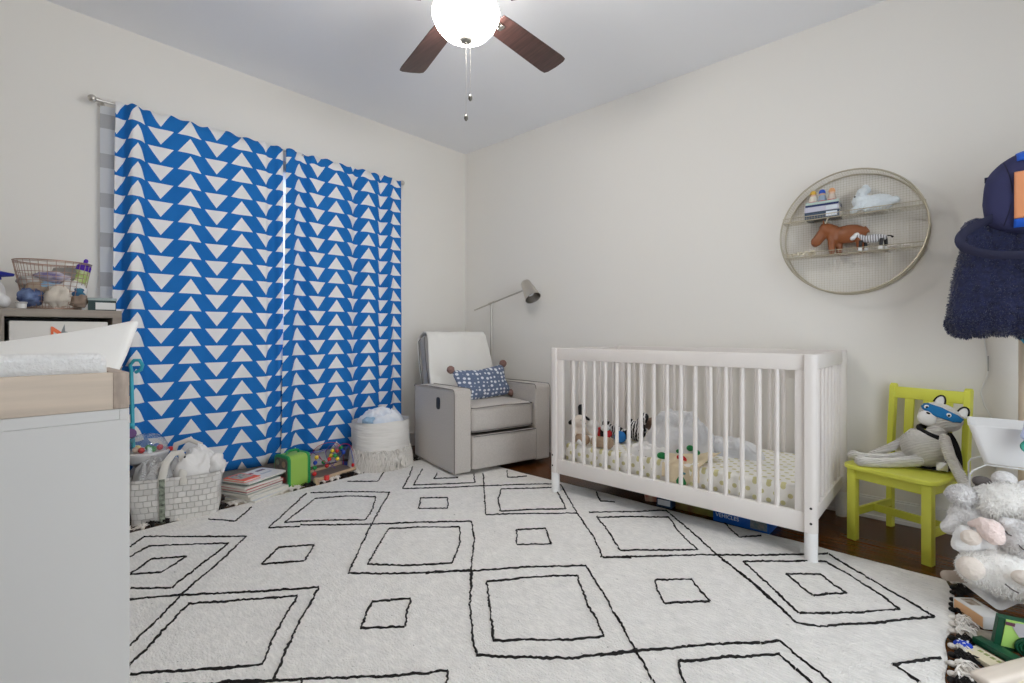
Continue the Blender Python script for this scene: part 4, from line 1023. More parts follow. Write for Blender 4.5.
# bead maze
def maze():
    t = thing('bead_maze', 'wooden bead maze with magenta and purple wires in front of the right curtain', 'bead maze', (-3.115, 1.60, .002), R(13))
    WD = mat('beech_wood', (190, 164, 134), .5, var=.1, stretch=(8, 1, 8), vscale=4)
    lx, ly = .095, .175
    b = MB(); b.box((0, 0, .022), (2*lx, 2*ly, .012)); b.build('base_board', mat('brown_board', (120, 104, 92), .6, var=.1), t, bevel=.002)
    for s in (-1, 1):
        plain(lambda b: b.cyl((s*lx, -ly-.015, .03), (s*lx, ly+.015, .03), .012, seg=14), 'rail', WD, t)
        for s2 in (-1, 1): plain(lambda b: b.lathe([(0, 0), (.017, .0), (.019, .015), (.016, .045), (0, .048)], c=(s*lx, s2*ly, 0), seg=16), 'foot', WD, t)
    def wire(name, m, P):
        Q = []
        n = len(P)
        for i in range(n-1):
            for k in range(8):
                f = k/8; a, b_, c, d = (Vector(P[max(i-1, 0)]), Vector(P[i]), Vector(P[i+1]), Vector(P[min(i+2, n-1)]))
                Q.append(.5*((2*b_)+(c-a)*f+(2*a-5*b_+4*c-d)*f*f+(3*b_-a-3*c+d)*f**3))
        Q.append(Vector(P[-1]))
        plain(lambda b: b.tube(Q, .0022, seg=7), 'wire', m, t)
        return Q
    MG = mat('magenta_wire', (176, 40, 96), .4); PU = mat('violet_wire', (96, 70, 160), .4); BLW = mat('blue_wire', (40, 80, 180), .4); RD = mat('crimson_wire', (160, 40, 70), .4)
    w1 = wire('wire', MG, [(.06, .16, .03), (.06, .165, .12), (.05, .13, .19), (.04, .06, .20), (.03, .0, .15), (.02, -.03, .10), (.03, -.08, .13), (.04, -.12, .17), (.05, -.15, .12), (.05, -.155, .03)])
    w2 = wire('wire', PU, [(-.03, -.16, .03), (-.03, -.16, .13), (-.02, -.12, .18), (-.01, -.06, .13), (.0, .0, .06), (.0, .05, .08), (-.01, .08, .15), (-.02, .05, .20), (-.03, .0, .16), (-.03, .03, .08), (-.03, .08, .03)])
    w3 = wire('wire', RD, [(-.06, -.13, .03), (-.06, -.13, .10), (-.05, -.07, .19), (-.04, .02, .215), (-.04, .11, .19), (-.05, .165, .12), (-.05, .17, .03)])
    w4 = wire('wire', BLW, [(.0, -.17, .03), (.0, -.175, .16), (.01, -.15, .19), (.02, -.1, .185), (.05, -.03, .195), (.06, .02, .12), (.07, .07, .16), (.07, .11, .19), (.075, .14, .10), (.075, .145, .03)])
    cols = dict(y=(236, 206, 60), b=(36, 72, 170), g=(30, 140, 70), r=(206, 44, 44))
    def beads(Q, spec):
        for f, c in spec:
            q = Q[int(f*(len(Q)-1))]; plain(lambda b: b.ball(q, .0135, u=18, v=12), 'bead', mat('bead_'+c, cols[c], .25), t)
    beads(w1, [(.97, 'r'), (.93, 'g'), (.88, 'b'), (.82, 'y'), (.5, 'r'), (.46, 'y')])
    beads(w4, [(.04, 'y'), (.09, 'r'), (.14, 'g'), (.48, 'y'), (.52, 'g'), (.56, 'y'), (.66, 'b'), (.96, 'r')])
    beads(w2, [(.03, 'b'), (.08, 'b'), (.34, 'g'), (.38, 'r'), (.60, 'r'), (.55, 'g')])
    beads(w3, [(.75, 'g'), (.8, 'b'), (.03, 'r')])
    # loose drum at the front foot
    plain(lambda b: b.cyl((.118, -.115, .022), (.118, -.115, .05), .016, seg=20), 'peg', mat('red_wood', (214, 62, 58), .45), t)
maze()
b = MB(); b.box((0, 0, .012), (.12, .09, .022), bev=.004); tag(b.build('blue_board_book', mat('deep_blue_card', (36, 60, 130), .5), loc=(-3.26, 1.80, .001), rz=R(20)), 'small deep blue board book on the floor beside the fabric hamper', 'book')

# fabric hamper
def hamper():
    cx, cy = -3.085, 1.985
    t = thing('fabric_hamper', 'round white quilted fabric hamper with shaggy fringed base beside the armchair', 'hamper', (cx, cy, 0))
    CN = mat('white_canvas', (228, 225, 220), .9, bump=.6, bscale=14, stretch=(.5, .5, 3), var=.03, dist=.012)
    b = MB(); H = .335
    def fn(u, v):
        th = u*2*PI; z = .004+v*H; r = .182+.006*math.sin(v*PI)+.01*v+.006*noise.noise((math.cos(th)*2, math.sin(th)*2, z*9))
        return (math.cos(th)*r, math.sin(th)*r*1.06, z+.012*noise.noise((math.cos(th)*1.5, math.sin(th)*1.5, 4))*v)
    b.grid(fn, 60, 24, wu=True)
    def fi(u, v):
        th = u*2*PI; r = .182-.004*v; return (math.cos(th)*r, math.sin(th)*r*1.06, .004+H-v*.12)
    b.grid(fi, 60, 4, wu=True)
    def fb(u, v):
        th = u*2*PI; return (math.cos(th)*.182*max(v, .001), math.sin(th)*.182*1.06*max(v, .001), .005)
    b.grid(fb, 60, 3, wu=True)
    b.build('hamper_body', CN, t, ang=180)
    b = MB(); rnd = random.Random(5)
    FR = mat('cream_fringe', (224, 219, 212), .95, bump=.3, bscale=300)
    for i in range(900):
        a = rnd.uniform(-2.2, 1.6) if i < 700 else rnd.uniform(0, 2*PI); z0 = .02+.13*rnd.random(); r0 = .186
        l = rnd.uniform(.045, .075); s = rnd.uniform(-.15, .15)
        pts = []
        for k in range(4):
            f = k/3; rr = r0+.006+.012*f*(1+.6*rnd.random()) + (.022*f*(1-z0/.15)); zz = max(z0+.01*math.sin(f*3)-l*f*f*.9, .006)
            pts.append((math.cos(a+s*f)*rr, math.sin(a+s*f)*rr*1.06, zz))
        b.tube(pts, [.004, .0045, .004, .002], seg=4, cap=False)
    fr = b.build('fringe', FR, t, ang=180); fr['kind'] = 'stuff'
    BW = mat('white_cotton_blue_dots', (236, 237, 241), .9, col2=(206, 216, 230), vscale=11, bump=.6, bscale=22, dist=.007)
    o = heap('swaddle_blanket', BW, (cx+.0, cy+.0, .28), .165, .172, .155, seed=14, rough=.5, freq=2.8); tag(o, 'white cotton blanket with pale blue tint heaped in the fringed hamper', 'blanket', 'linens in the fringed hamper')
    o = sock('muslin_square', 'pale blue muslin square at the left inside the fringed hamper', 'cloth', (cx+.05, cy-.125, .345), .055, BLUEC, 41, (1, .8, .6), group='linens in the fringed hamper')
hamper()
# cream floor blanket under the hamper
b = MB()

# ------------------------------------------------------------------ crib
def crib():
    x0, x1, y0, y1, H = -1.775, -.444, 2.345, 3.070, .872
    cx, cy = (x0+x1)/2, (y0+y1)/2
    t = thing('crib', 'washed pale wood baby crib with slatted sides against the right hand wall', 'crib', (cx, cy, 0))
    hx, hy = (x1-x0)/2, (y1-y0)/2
    WL = mat('white_leg_lacquer', (238, 237, 236), .4)
    for sx in (-1, 1):
        for sy in (-1, 1):
            X, Y = sx*hx, sy*hy
            b = MB()
            # rounded outer corner, square inner corner
            P = []
            r = .0258
            for k in range(13):
                a = -PI/2+PI*k/12; P.append((.0+r*math.cos(a), r*math.sin(a)))
            P += [(-.021, r), (-.021, -r)]
            M = Matrix.Translation((X, Y, 0)) @ Matrix.Diagonal((sx, 1, 1, 1))
            b.prism(P, .130, H, M=M)
            po = b.build('corner_post', WASH, t, bevel=.002)
            b = MB()
            for z in (.172, .235): b.lathe([(0, 0), (.0052, 0), (.0052, .0012), (0, .0014)], M=Matrix.Translation((X+sx*.004, Y+sy*.0252, z)) @ Matrix.Rotation(-sy*PI/2, 4, 'X'), seg=12)
            b.build('bolt', mat('dark_steel', (60, 56, 54), .4, metal=.8), po)
            plain(lambda b: b.cyl((X, Y, .0), (X, Y, .131), .0245, .0252, seg=28), 'leg', WL, t)
    L_ = 2*hx-.044; 
    ns = 16
    for sy in (-1, 1):
        Y = sy*hy
        plain(lambda b: b.box((0, Y, H-.035), (L_, .03, .068), bev=.003), 'top_rail', WASH, t)
        plain(lambda b: b.box((0, Y, .168), (L_, .028, .084), bev=.003), 'bottom_rail', WASH, t)
        for sx in (-1, 1): plain(lambda b: b.box((sx*(L_/2-.018), Y, .505), (.036, .024, .60), bev=.002), 'stile', WASH, t)
        for k in range(ns):
            X = -L_/2+.036+(L_-.072)*(k+1)/(ns+1)
            plain(lambda b: b.cyl((X, Y, .205), (X, Y, .81), .0105, seg=12), 'slat', WASH, t)
    W2 = 2*hy-.058
    for sx in (-1, 1):
        X = sx*hx-sx*.003
        plain(lambda b: b.box((X, 0, H-.036), (.026, W2, .066), bev=.003), 'end_rail', WASH, t)
        plain(lambda b: b.box((X, 0, .188), (.026, W2, .06), bev=.003), 'end_rail', WASH, t)
        for k in range(8):
            Y = -W2/2+W2*(k+.5+.0)/8
            plain(lambda b: b.cyl((X, Y, .21), (X, Y, .81), .008, seg=12), 'slat', WASH, t)
    # mattress support
    plain(lambda b: b.box((0, 0, .170), (L_-.01, 2*hy-.06, .014)), 'mattress_support', mat('dark_board', (60, 48, 42), .7), t)
    # mattress with spotted sheet
    SM = bpy.data.materials.new('cream_sheet_gold_dots'); SM.use_nodes = True
    nt = SM.node_tree; N = nt.nodes; L = nt.links; p = N['Principled BSDF']; p.inputs['Roughness'].default_value = .85
    tc = N.new('ShaderNodeTexCoord'); sp = N.new('ShaderNodeSeparateXYZ'); L.new(tc.outputs['Object'], sp.inputs[0])
    Mn = lambda *a: math_node(nt, *a)
    pit = .058
    # v runs over the top and down the sides
    yy = Mn('ADD', sp.outputs[1], Mn('MULTIPLY', sp.outputs[2], -1.0))
    row = Mn('FLOOR', Mn('DIVIDE', yy, pit*.6)); off = Mn('MULTIPLY', Mn('MODULO', Mn('ABSOLUTE', row), 2), .5)
    fx = Mn('MULTIPLY', Mn('SUBTRACT', Mn('FRACT', Mn('ADD', Mn('DIVIDE', sp.outputs[0], pit), off)), .5), pit)
    fy = Mn('MULTIPLY', Mn('SUBTRACT', Mn('FRACT', Mn('DIVIDE', yy, pit*.6)), .5), pit*.6)
    d = Mn('SQRT', Mn('ADD', Mn('MULTIPLY', fx, fx), Mn('MULTIPLY', fy, fy)))
    k = Mn('LESS_THAN', d, .0105)
    mx = N.new('ShaderNodeMix'); mx.data_type = 'RGBA'; L.new(k, mx.inputs['Factor']); mx.inputs['A'].default_value = (*srgb((240, 238, 232)), 1); mx.inputs['B'].default_value = (*srgb((208, 202, 152)), 1); L.new(mx.outputs['Result'], p.inputs['Base Color'])
    q = N.new('ShaderNodeTexNoise'); q.inputs['Scale'].default_value = 18; q.inputs['Detail'].default_value = 3; L.new(tc.outputs['Object'], q.inputs['Vector'])
    bm_ = N.new('ShaderNodeBump'); bm_.inputs['Strength'].default_value = .5; bm_.inputs['Distance'].default_value = .012; L.new(q.outputs['Fac'], bm_.inputs['Height']); L.new(bm_.outputs[0], p.inputs['Normal'])
    b = MB(); b.box((0, 0, .244), (L_-.03, 2*hy-.075, .118), bev=.022, seg=4)
    ms = b.build('crib_mattress', SM, loc=(cx, cy, 0), sub=1); tag(ms, 'crib mattress in a cream fitted sheet with yellow green dots', 'mattress')
crib()
ZM = .3035
# ---- soft toys and blankets on the mattress
CRM = mat('cream_plush', (232, 220, 208), .95, bump=.7, bscale=200, sheen=.3); BLK = mat('black_plush', (20, 20, 22), .95, bump=.5, bscale=200)
WPL = mat('snow_plush', (236, 235, 234), .95, bump=.8, bscale=170, sheen=.3, dist=.004)
TAN = mat('tan_plush', (216, 190, 146), .9, bump=.4, bscale=180, var=.05)
RED = mat('red_cotton', (196, 40, 44), .8)
def eye(p, r, parent, name='eye'): plain(lambda b: b.ball(p, r, u=10, v=8), name, BLACKP, parent)
t = thing('plush_dog', 'cream plush puppy with tall black ears sitting at the left end of the crib', 'soft toy', (-1.69, 2.47, ZM), R(-20), 'soft toys at the left end of the crib')
blob('body', CRM, [('b', (0, 0, .05), (.04, .042, .05)), ('b', (0.005, 0, .125), (.037, .042, .038)), ('b', (.04, 0, .115), (.02, .024, .018)), ('t', [(0, .04, .08), (.04, .06, .04)], [.014, .012]), ('t', [(0, -.04, .08), (.04, -.06, .04)], [.014, .012])], t, voxel=.005)
for s in (-1, 1): 
    blob('foot', WPL, [('t', [(.02, s*.035, .022), (.085, s*.05, .02)], [.02, .022])], t, voxel=.005)
blob('ear', BLK, [('t', [(-.01, .018, .155), (-.015, .022, .205)], [.014, .018])], t, voxel=.004)
blob('ear', BLK, [('t', [(-.01, -.03, .135), (0, -.065, .12)], [.008, .014])], t, voxel=.004)
eye((.035, .014, .135), .004, t); eye((.035, -.014, .135), .004, t); plain(lambda b: b.ball((.059, 0, .118), (.005, .007, .005)), 'nose', BLK, t)
# tan bolster pair
o = blob('plush_bolster', TAN, [('t', [(-.045, 0, .032), (-.005, 0, .032)], [.03, .032])], None, loc=(-1.605, 2.41, ZM)); tag(o, 'tan rounded plush cushion beside the cream puppy in the crib', 'cushion', 'tan cushions in the crib')
o = blob('plush_bolster', TAN, [('t', [(-.035, 0, .033), (.04, .01, .033)], [.032, .034])], None, loc=(-1.50, 2.41, ZM)); tag(o, 'tan rounded plush cushion nearer the middle of the crib', 'cushion', 'tan cushions in the crib')
# white toy with red trousers
t = thing('plush_cow', 'white plush animal with red shorts lying behind the tan cushions in the crib', 'soft toy', (-1.645, 2.54, ZM), R(-30), 'soft toys at the left end of the crib')
blob('body', WPL, [('b', (0, 0, .06), (.035, .04, .06)), ('b', (.02, 0, .10), (.03, .032, .03))], t, voxel=.005)
blob('shorts', RED, [('b', (.01, .055, .045), (.035, .03, .038))], t, voxel=.005)
blob('ear', BLK, [('t', [(0, -.02, .13), (-.0, -.045, .145)], [.008, .011])], t, voxel=.004)
t = thing('plush_penguin', 'small black and white plush with a red scarf in the crib behind the tan cushions', 'soft toy', (-1.575, 2.58, ZM), R(-30), 'soft toys at the left end of the crib')
blob('body', BLK, [('b', (0, 0, .05), (.035, .035, .05)), ('t', [(0, 0, .11), (0, .0, .135)], [.02, .006])], t, voxel=.005)
blob('belly', WPL, [('b', (.022, -.012, .085), (.022, .03, .022))], t, voxel=.004)
blob('scarf', RED, [('b', (.03, 0, .05), (.014, .03, .025))], t, voxel=.004)
# zebra print toys
ZB = bpy.data.materials.new('zebra_print_plush'); ZB.use_nodes = True
nt = ZB.node_tree; N = nt.nodes; L = nt.links; tc = N.new('ShaderNodeTexCoord'); wv = N.new('ShaderNodeTexWave'); wv.inputs['Scale'].default_value = 18; wv.inputs['Distortion'].default_value = 7; wv.inputs['Detail Scale'].default_value = 1.2
L.new(tc.outputs['Object'], wv.inputs['Vector']); cr = N.new('ShaderNodeMapRange'); cr.inputs[1].default_value = .45; cr.inputs[2].default_value = .55; L.new(wv.outputs['Fac'], cr.inputs[0])
mx = N.new('ShaderNodeMix'); mx.data_type = 'RGBA'; L.new(cr.outputs[0], mx.inputs['Factor']); mx.inputs['A'].default_value = (*srgb((30, 29, 30)), 1); mx.inputs['B'].default_value = (*srgb((222, 220, 218)), 1); L.new(mx.outputs['Result'], N['Principled BSDF'].inputs['Base Color']); N['Principled BSDF'].inputs['Roughness'].default_value = .9
o = blob('plush_zebra', ZB, [('b', (0, 0, .045), (.055, .035, .045)), ('t', [(-.05, 0, .07), (-.07, 0, .10)], [.022, .02])], None, loc=(-1.545, 2.66, ZM)); tag(o, 'small black and white striped plush left of the blue ball in the crib', 'soft toy', 'soft toys at the left end of the crib')
o = blob('plush_zebra', ZB, [('b', (0, 0, .06), (.06, .045, .06)), ('t', [(.02, 0, .10), (.05, 0, .15)], [.03, .028]), ('t', [(-.05, 0, .05), (-.04, 0, .12)], [.02, .014])], None, loc=(-1.44, 2.72, ZM)); tag(o, 'larger black and white striped plush leaning on the grey blanket in the crib', 'soft toy', 'soft toys at the left end of the crib')
t = thing('rattle_ball', 'bright blue and black fabric rattle ball in the middle of the crib', 'toy', (-1.48, 2.59, ZM))
blob('ball', mat('cyan_blue_plush', (28, 110, 180), .8, bump=.4, bscale=150), [('b', (0, 0, .038), .036)], t, voxel=.004)
blob('patch', BLK, [('b', (.03, .035, .05), (.028, .025, .03))], t, voxel=.004)
# blankets
GWB = mat('grey_white_muslin', (226, 225, 225), .92, bump=.8, bscale=24, dist=.012, col2=(192, 193, 196), vscale=5)  # grey-white cloth, its grey regions deepened to suggest shaded folds
o = heap('grey_blanket', GWB, (-1.155, 2.67, ZM-.004), .20, .20, .235, seed=23, rough=.68, freq=2.4, rz=R(10)); tag(o, 'pale grey muslin blanket piled high in the middle of the crib', 'blanket', 'blankets in the crib')
o = heap('swaddle_wrap', GWB, (-.93, 2.78, ZM-.004), .20, .105, .10, seed=29, rough=.6, freq=3, rz=R(-6)); tag(o, 'pale grey swaddle lying low at the right of the blanket pile', 'blanket', 'blankets in the crib')
o = heap('print_muslin', MATS['white_muslin_black_print'], (-1.235, 2.48, ZM-.004), .11, .08, .07, seed=33, rough=.6, freq=3, rz=R(20)); tag(o, 'white muslin with small black print in front of the grey blanket pile', 'blanket', 'blankets in the crib')
BRN = mat('brown_knit_hat', (120, 98, 84), .95, bump=.6, bscale=150)
o = sock('teddy_head', 'brown plush peeking out beside the striped plush in the crib', 'soft toy', (-1.37, 2.79, ZM+.10), .05, BRN, 51, (1, 1, .8), group='soft toys at the left end of the crib')
# beige cloth with fruit print hanging over the mattress front
FRB = mat('beige_printed_cotton', (222, 206, 176), .9, bump=.3, bscale=140, var=.04)
t = thing('fruit_print_cloth', 'beige cloth printed with green pears and red berries draped over the mattress front edge', 'cloth', (-.085, 0, -.018))
def cl(u, v):
    x = -1.03+.19*u+.05*(u-.4)*max(0, 1-v*1.6)
    if v < .62:
        f = v/.62; y = 2.59-.21*f; z = ZM+.045*(1-f)*(1+.5*math.sin(u*7))+.012+.012*math.sin(u*11+f*4)*(1-f*.5)
    else:
        f = (v-.62)/.38; y = 2.378-.004*f-.008*math.sin(u*5); z = ZM+.010-.125*f*(.55+.45*math.sin(min(1, max(0, (u-.15)*1.6))*PI))
        x = x+.0*f
    return (x, y+.004*math.sin(u*19), z)
b = MB(); b.grid(cl, 40, 50); b.build('cloth', FRB, t, solid=.003, ang=180)
GPR = mat('green_print', (0, 0, 0)) if False else mat('leaf_green_print', (34, 140, 72), .85, col2=(20, 96, 52), vscale=60)
RPR = mat('berry_red_print', (206, 44, 48), .85); TPR = mat('teal_print', (70, 130, 140), .8)
def applique(name, m, P, dy=.0):
    # little flat print following the hanging front face
    b = MB(); vs = [b.bm.verts.new(p) for p in P]; f = b.bm.faces.new(vs); b.build(name, m, t, solid=.0012)
def disc(cx_, cz, rx, rz_, y, k=14, sq=0): return [(cx_+math.cos(2*PI*i/k)*rx*(1-sq*max(0, math.sin(2*PI*i/k))), y, cz+math.sin(2*PI*i/k)*rz_) for i in range(k)]
applique('pear_print', GPR, disc(-.925, ZM-.065, .026, .034, 2.366, sq=.5))
applique('leaf_print', TPR, disc(-.915, ZM-.022, .014, .006, 2.366))
applique('berry_print', RPR, [(x, 2.45+(z-.3)*0, z) for x, _, z in disc(-.945, ZM+.052, .026, .026, 0)] if False else disc(-.93, ZM+.0, .0, .0, 2.4, k=3) if False else [(-.945+math.cos(a)*.026, 2.42-math.sin(a)*.014, ZM+.036+math.sin(a)*.022) for a in [2*PI*i/14 for i in range(14)]])
for (x, y, z, r) in ((-1.055, 2.43, ZM+.030, .028), (-1.0, 2.50, ZM+.052, .022), (-.95, 2.53, ZM+.07, .024), (-.90, 2.50, ZM+.06, .02)):
    o = blob('leaf_print', GPR, [('b', (x, y, z), (r, r*.7, r*.7))], t, voxel=.004)
# ---- things under the crib
def flatbox(name, label, cat, loc, d, rz, m, group=None):
    t = thing(name, label, cat, loc, rz, group); b = MB(); b.box((0, 0, d[2]/2), d, bev=.002); b.build('box_body', m, t); return t
VB = mat('vivid_blue_card', (24, 92, 178), .4)
t = flatbox('puzzle_box', 'blue VEHICLES puzzle box on the floor under the right half of the crib', 'box', (-.785, 2.645, .001), (.265, .20, .056), R(-1), VB, 'boxes under the crib')
Mt = Matrix.Translation((-.062, -.1008, .034)) @ Matrix.Rotation(PI/2, 4, 'X')
text_mesh('lettering', 'VEHICLES', .027, mat('white_print', (224, 230, 236), .5), t, Mt, label='white lettering VEHICLES')
b = MB(); b.box((.085, -.1006, .030), (.075, .0012, .040)); pp = b.build('picture', mat('vehicle_picture', (70, 110, 120), .5, col2=(150, 140, 130), vscale=50), t)
t = flatbox('game_box', 'small dark blue and white game box with red lid under the middle of the crib', 'box', (-1.19, 2.61, .001), (.085, .12, .065), R(4), mat('navy_card', (34, 60, 92), .5), 'boxes under the crib')
plain(lambda b: b.box((0, -.0608, .026), (.07, .0012, .03)), 'printed_panel', mat('white_print', (224, 230, 236), .5), t)
plain(lambda b: b.box((0, 0, .070), (.086, .121, .010)), 'lid', mat('coral_red_card', (214, 90, 84), .5), t)
t = flatbox('storage_case', 'long low case with brown and green pattern under the middle of the crib', 'box', (-1.035, 2.66, .001), (.20, .16, .062), R(2), mat('brown_green_print', (110, 66, 50), .5, col2=(130, 138, 60), vscale=14), 'boxes under the crib')
t = flatbox('picture_book_box', 'cream and red printed box leaning left of the navy game box under the crib', 'box', (-1.295, 2.64, .001), (.09, .10, .075), R(30), mat('cream_print', (206, 196, 170), .5, col2=(176, 70, 60), vscale=22), 'boxes under the crib')

# ------------------------------------------------------------------ round wire wall shelf
WIRE = mat('antique_gold_wire', (186, 178, 158), .42, metal=.6)
SCX, SCZ, SR = -.405, 1.484, .316
def wall_shelf():
    t = thing('round_wall_shelf', 'round gold wire mesh wall shelf with two decks hung on the right hand wall', 'shelf', (SCX, YN, SCZ))
    D = .115
    def ring(r, y, n=72): return [(math.cos(2*PI*k/n)*r, y, math.sin(2*PI*k/n)*r) for k in range(n)]
    plain(lambda b: b.tube(ring(SR, -D), .0045, seg=8, closed=True), 'front_ring', WIRE, t)
    plain(lambda b: b.tube(ring(SR, -.006), .004, seg=8, closed=True), 'back_ring', WIRE, t)
    b = MB(); n = 168
    for k in range(n):
        a = 2*PI*k/n; b.tube([(math.cos(a)*SR, -D, math.sin(a)*SR), (math.cos(a)*SR, -.006, math.sin(a)*SR)], .0006, seg=3, cap=False)
    for i in range(1, 8): b.tube(ring(SR, -D+(D-.006)*i/8), .0006, seg=3, closed=True)
    b.build('mesh_rim', WIRE, t)
    b = MB(); g = .0125; k = -25
    while k <= 25:
        c = k*g; h = math.sqrt(max(0, SR**2-c*c)); 
        b.tube([(c, -.008, -h), (c, -.008, h)], .0006, seg=3, cap=False); b.tube([(-h, -.006, c), (h, -.006, c)], .0006, seg=3, cap=False); k += 1
    b.build('mesh_back', WIRE, t)
    for z in (1.570-SCZ, 1.374-SCZ):
        h = math.sqrt(SR**2-z*z); b = MB()
        b.tube([(-h, -D, z), (h, -D, z)], .003, seg=6); b.tube([(-h, -D, z+.022), (h, -D, z+.022)], .0022, seg=6)
        m = int(2*h/.0125)
        for i in range(m+1):
            x = -h+2*h*i/m; b.tube([(x, -D, z+.022), (x, -D, z), (x, -.008, z)], .0006, seg=3, cap=False)
        for i in range(1, 9): b.tube([(-h, -D+(D-.008)*i/9, z), (h, -D+(D-.008)*i/9, z)], .0006, seg=3, cap=False)
        for i in (1,): b.tube([(-h, -D, z+.011), (h, -D, z+.011)], .0006, seg=3, cap=False)
        for s in (-1, 1): b.tube([(s*h, -D, z), (s*h, -.008, z)], .0025, seg=6)
        b.build('deck', WIRE, t)
wall_shelf()
ZU, ZL = 1.5735, 1.3775; YS_ = YN-.062
# books on the upper deck
zz = ZU
for (lb, L_, W2, h, cv, rot, ox) in (('slate blue book at the bottom of the stack on the round wall shelf', .158, .10, .036, (58, 76, 96), 0, 0), ('pale lilac grey book in the middle of the stack on the round wall shelf', .155, .098, .028, (196, 196, 212), 1, -.002), ('navy book second from the top of the stack on the round wall shelf', .152, .097, .010, (34, 50, 104), -1, .001), ('mint and white book on top of the stack on the round wall shelf', .150, .096, .014, (190, 208, 200), 1, 0)):
    tt = thing('picture_book', lb, 'book', (-.525+ox, YS_-.002, zz), R(rot), 'books on the round wall shelf')
    cv_ = mat('cover_%d_%d_%d' % cv, cv, .45)
    b = MB(); b.box((0, .002, h/2), (L_-.004, W2-.004, h-.003)); b.build('pages', mat('book_pages', (222, 218, 208)), tt)
    b = MB(); b.box((0, 0, .0008), (L_, W2, .0016)); b.box((0, 0, h-.0008), (L_, W2, .0016)); b.box((0, -W2/2+.0008, h/2), (L_, .0016, h)); b.build('cover', cv_, tt, smooth=False)
    if h > .025:
        b = MB(); b.box((.045, -W2/2-.0004, h/2), (.05, .0008, h*.7)); b.build('spine_label', mat('pale_spine_label', (214, 222, 230), .5), tt, smooth=False)
    zz += h+.0006
zb = zz
for (lb, x, cols) in (('tiny yellow haired figurine on the shelf books, leftmost', -.570, ((220, 214, 200), (214, 170, 60))), ('tiny figurine with a bright blue cap in the middle on the shelf books', -.528, ((150, 170, 190), (36, 84, 190))), ('tiny figurine with tan hat on the right of the shelf books', -.484, ((206, 190, 176), (216, 160, 110)))):
    t = thing('figurine', lb, 'figurine', (x, YS_-.018, zb), group='figurines on the shelf books'); t.scale = (1.2, 1.2, 1.25)
    plain(lambda b: b.lathe([(0, 0), (.016, 0), (.017, .01), (.013, .028), (0, .03)], seg=20), 'body', mat('fig_body_%d' % cols[0][0], cols[0], .4), t)
    blob('head', mat('skin_plastic', (226, 190, 166), .4), [('b', (0, 0, .034), .0115)], t, voxel=.002)
    plain(lambda b: b.lathe([(.013, .036), (.0135, .042), (.009, .052), (0, .055)], seg=20), 'hat', mat('fig_hat_%d' % cols[1][0], cols[1], .4), t)
    plain(lambda b: b.lathe([(0, .0), (.0185, .0), (.0185, .004), (0, .004)], seg=20), 'foot_plate', mat('fig_plate', (196, 60, 70), .4), t)
# white plush rabbit on upper deck
PBL = mat('pale_blue_white_plush', (222, 230, 234), .95, bump=1, bscale=120, sheen=.4, dist=.006)
t = thing('plush_rabbit', 'fluffy pale white plush lying on the upper deck of the round wall shelf', 'soft toy', (-.315, YS_, ZU+.002), 0)
blob('body', PBL, [('b', (.02, 0, .045), (.075, .042, .046)), ('b', (-.045, -.01, .065), (.038, .034, .036)), ('b', (-.04, -.012, .10), (.024, .022, .03)), ('t', [(-.05, -.03, .03), (-.075, -.035, .012)], [.018, .015]), ('t', [(.0, -.03, .03), (-.02, -.04, .012)], [.018, .014]), ('b', (.098, 0, .05), (.018, .018, .018)), ('t', [(-.02, .01, .12), (-.028, .012, .135)], [.018, .017])], t, voxel=.005, disp=.006, dscale=.012)
eye((-.066, -.036, .085), .004, t)
# brown leather ox on the lower deck
LE = mat('saddle_leather', (142, 84, 48), .42, var=.12, vscale=14, bump=.15, bscale=120)
t = thing('leather_ox', 'brown leather ox figure standing on the lower deck of the round wall shelf', 'figurine', (-.452, YS_-.008, ZL+.002), 0)
t.scale = (.78, 1, 1.16)
blob('body', LE, [('b', (.055, 0, .085), (.10, .034, .042)), ('b', (-.03, 0, .088), (.045, .036, .045)), ('t', [(-.05, -.002, .105), (-.085, -.004, .115)], [.036, .034]), ('t', [(-.085, -.004, .11), (-.125, -.006, .072)], [.030, .028]), ('b', (-.138, -.006, .064), (.028, .027, .024)), ('t', [(-.04, -.016, .06), (-.04, -.018, .014)], [.024, .020]), ('t', [(-.005, .016, .06), (-.005, .018, .014)], [.022, .02]), ('t', [(.115, -.016, .06), (.12, -.018, .014)], [.026, .021]), ('t', [(.13, .016, .06), (.135, .018, .014)], [.022, .019]), ('t', [(.145, 0, .105), (.165, 0, .085)], [.008, .006])], t, voxel=.0045, smooth=5)
for s in (-1, 1): plain(lambda b: b.tube([(-.075, s*.022, .142), (-.066, s*.028, .158), (-.05, s*.03, .170)], [.005, .0042, .0015], seg=10), 'horn', mat('horn_cream', (220, 214, 200), .4), t)
for s in (-1, 1): blob('ear', LE, [('t', [(-.085, s*.026, .142), (-.085, s*.038, .155)], [.007, .004])], t, voxel=.003)
# zebra figure
ZF = bpy.data.materials.new('striped_ceramic'); ZF.use_nodes = True
nt = ZF.node_tree; N = nt.nodes; L = nt.links; tc = N.new('ShaderNodeTexCoord'); wv = N.new('ShaderNodeTexWave'); wv.inputs['Scale'].default_value = 34; wv.inputs['Distortion'].default_value = 2
L.new(tc.outputs['Object'], wv.inputs['Vector']); mx = N.new('ShaderNodeMix'); mx.data_type = 'RGBA'; L.new(wv.outputs['Fac'], mx.inputs['Factor']); mx.inputs['A'].default_value = (*srgb((110, 108, 112)), 1); mx.inputs['B'].default_value = (*srgb((226, 226, 228)), 1); L.new(mx.outputs['Result'], N['Principled BSDF'].inputs['Base Color'])
t = thing('zebra_figure', 'small grey and white striped zebra figure beside the leather ox on the round shelf', 'figurine', (-.315, YS_-.036, ZL+.002), 0)
t.scale = (1.15, 1.15, 1.05)
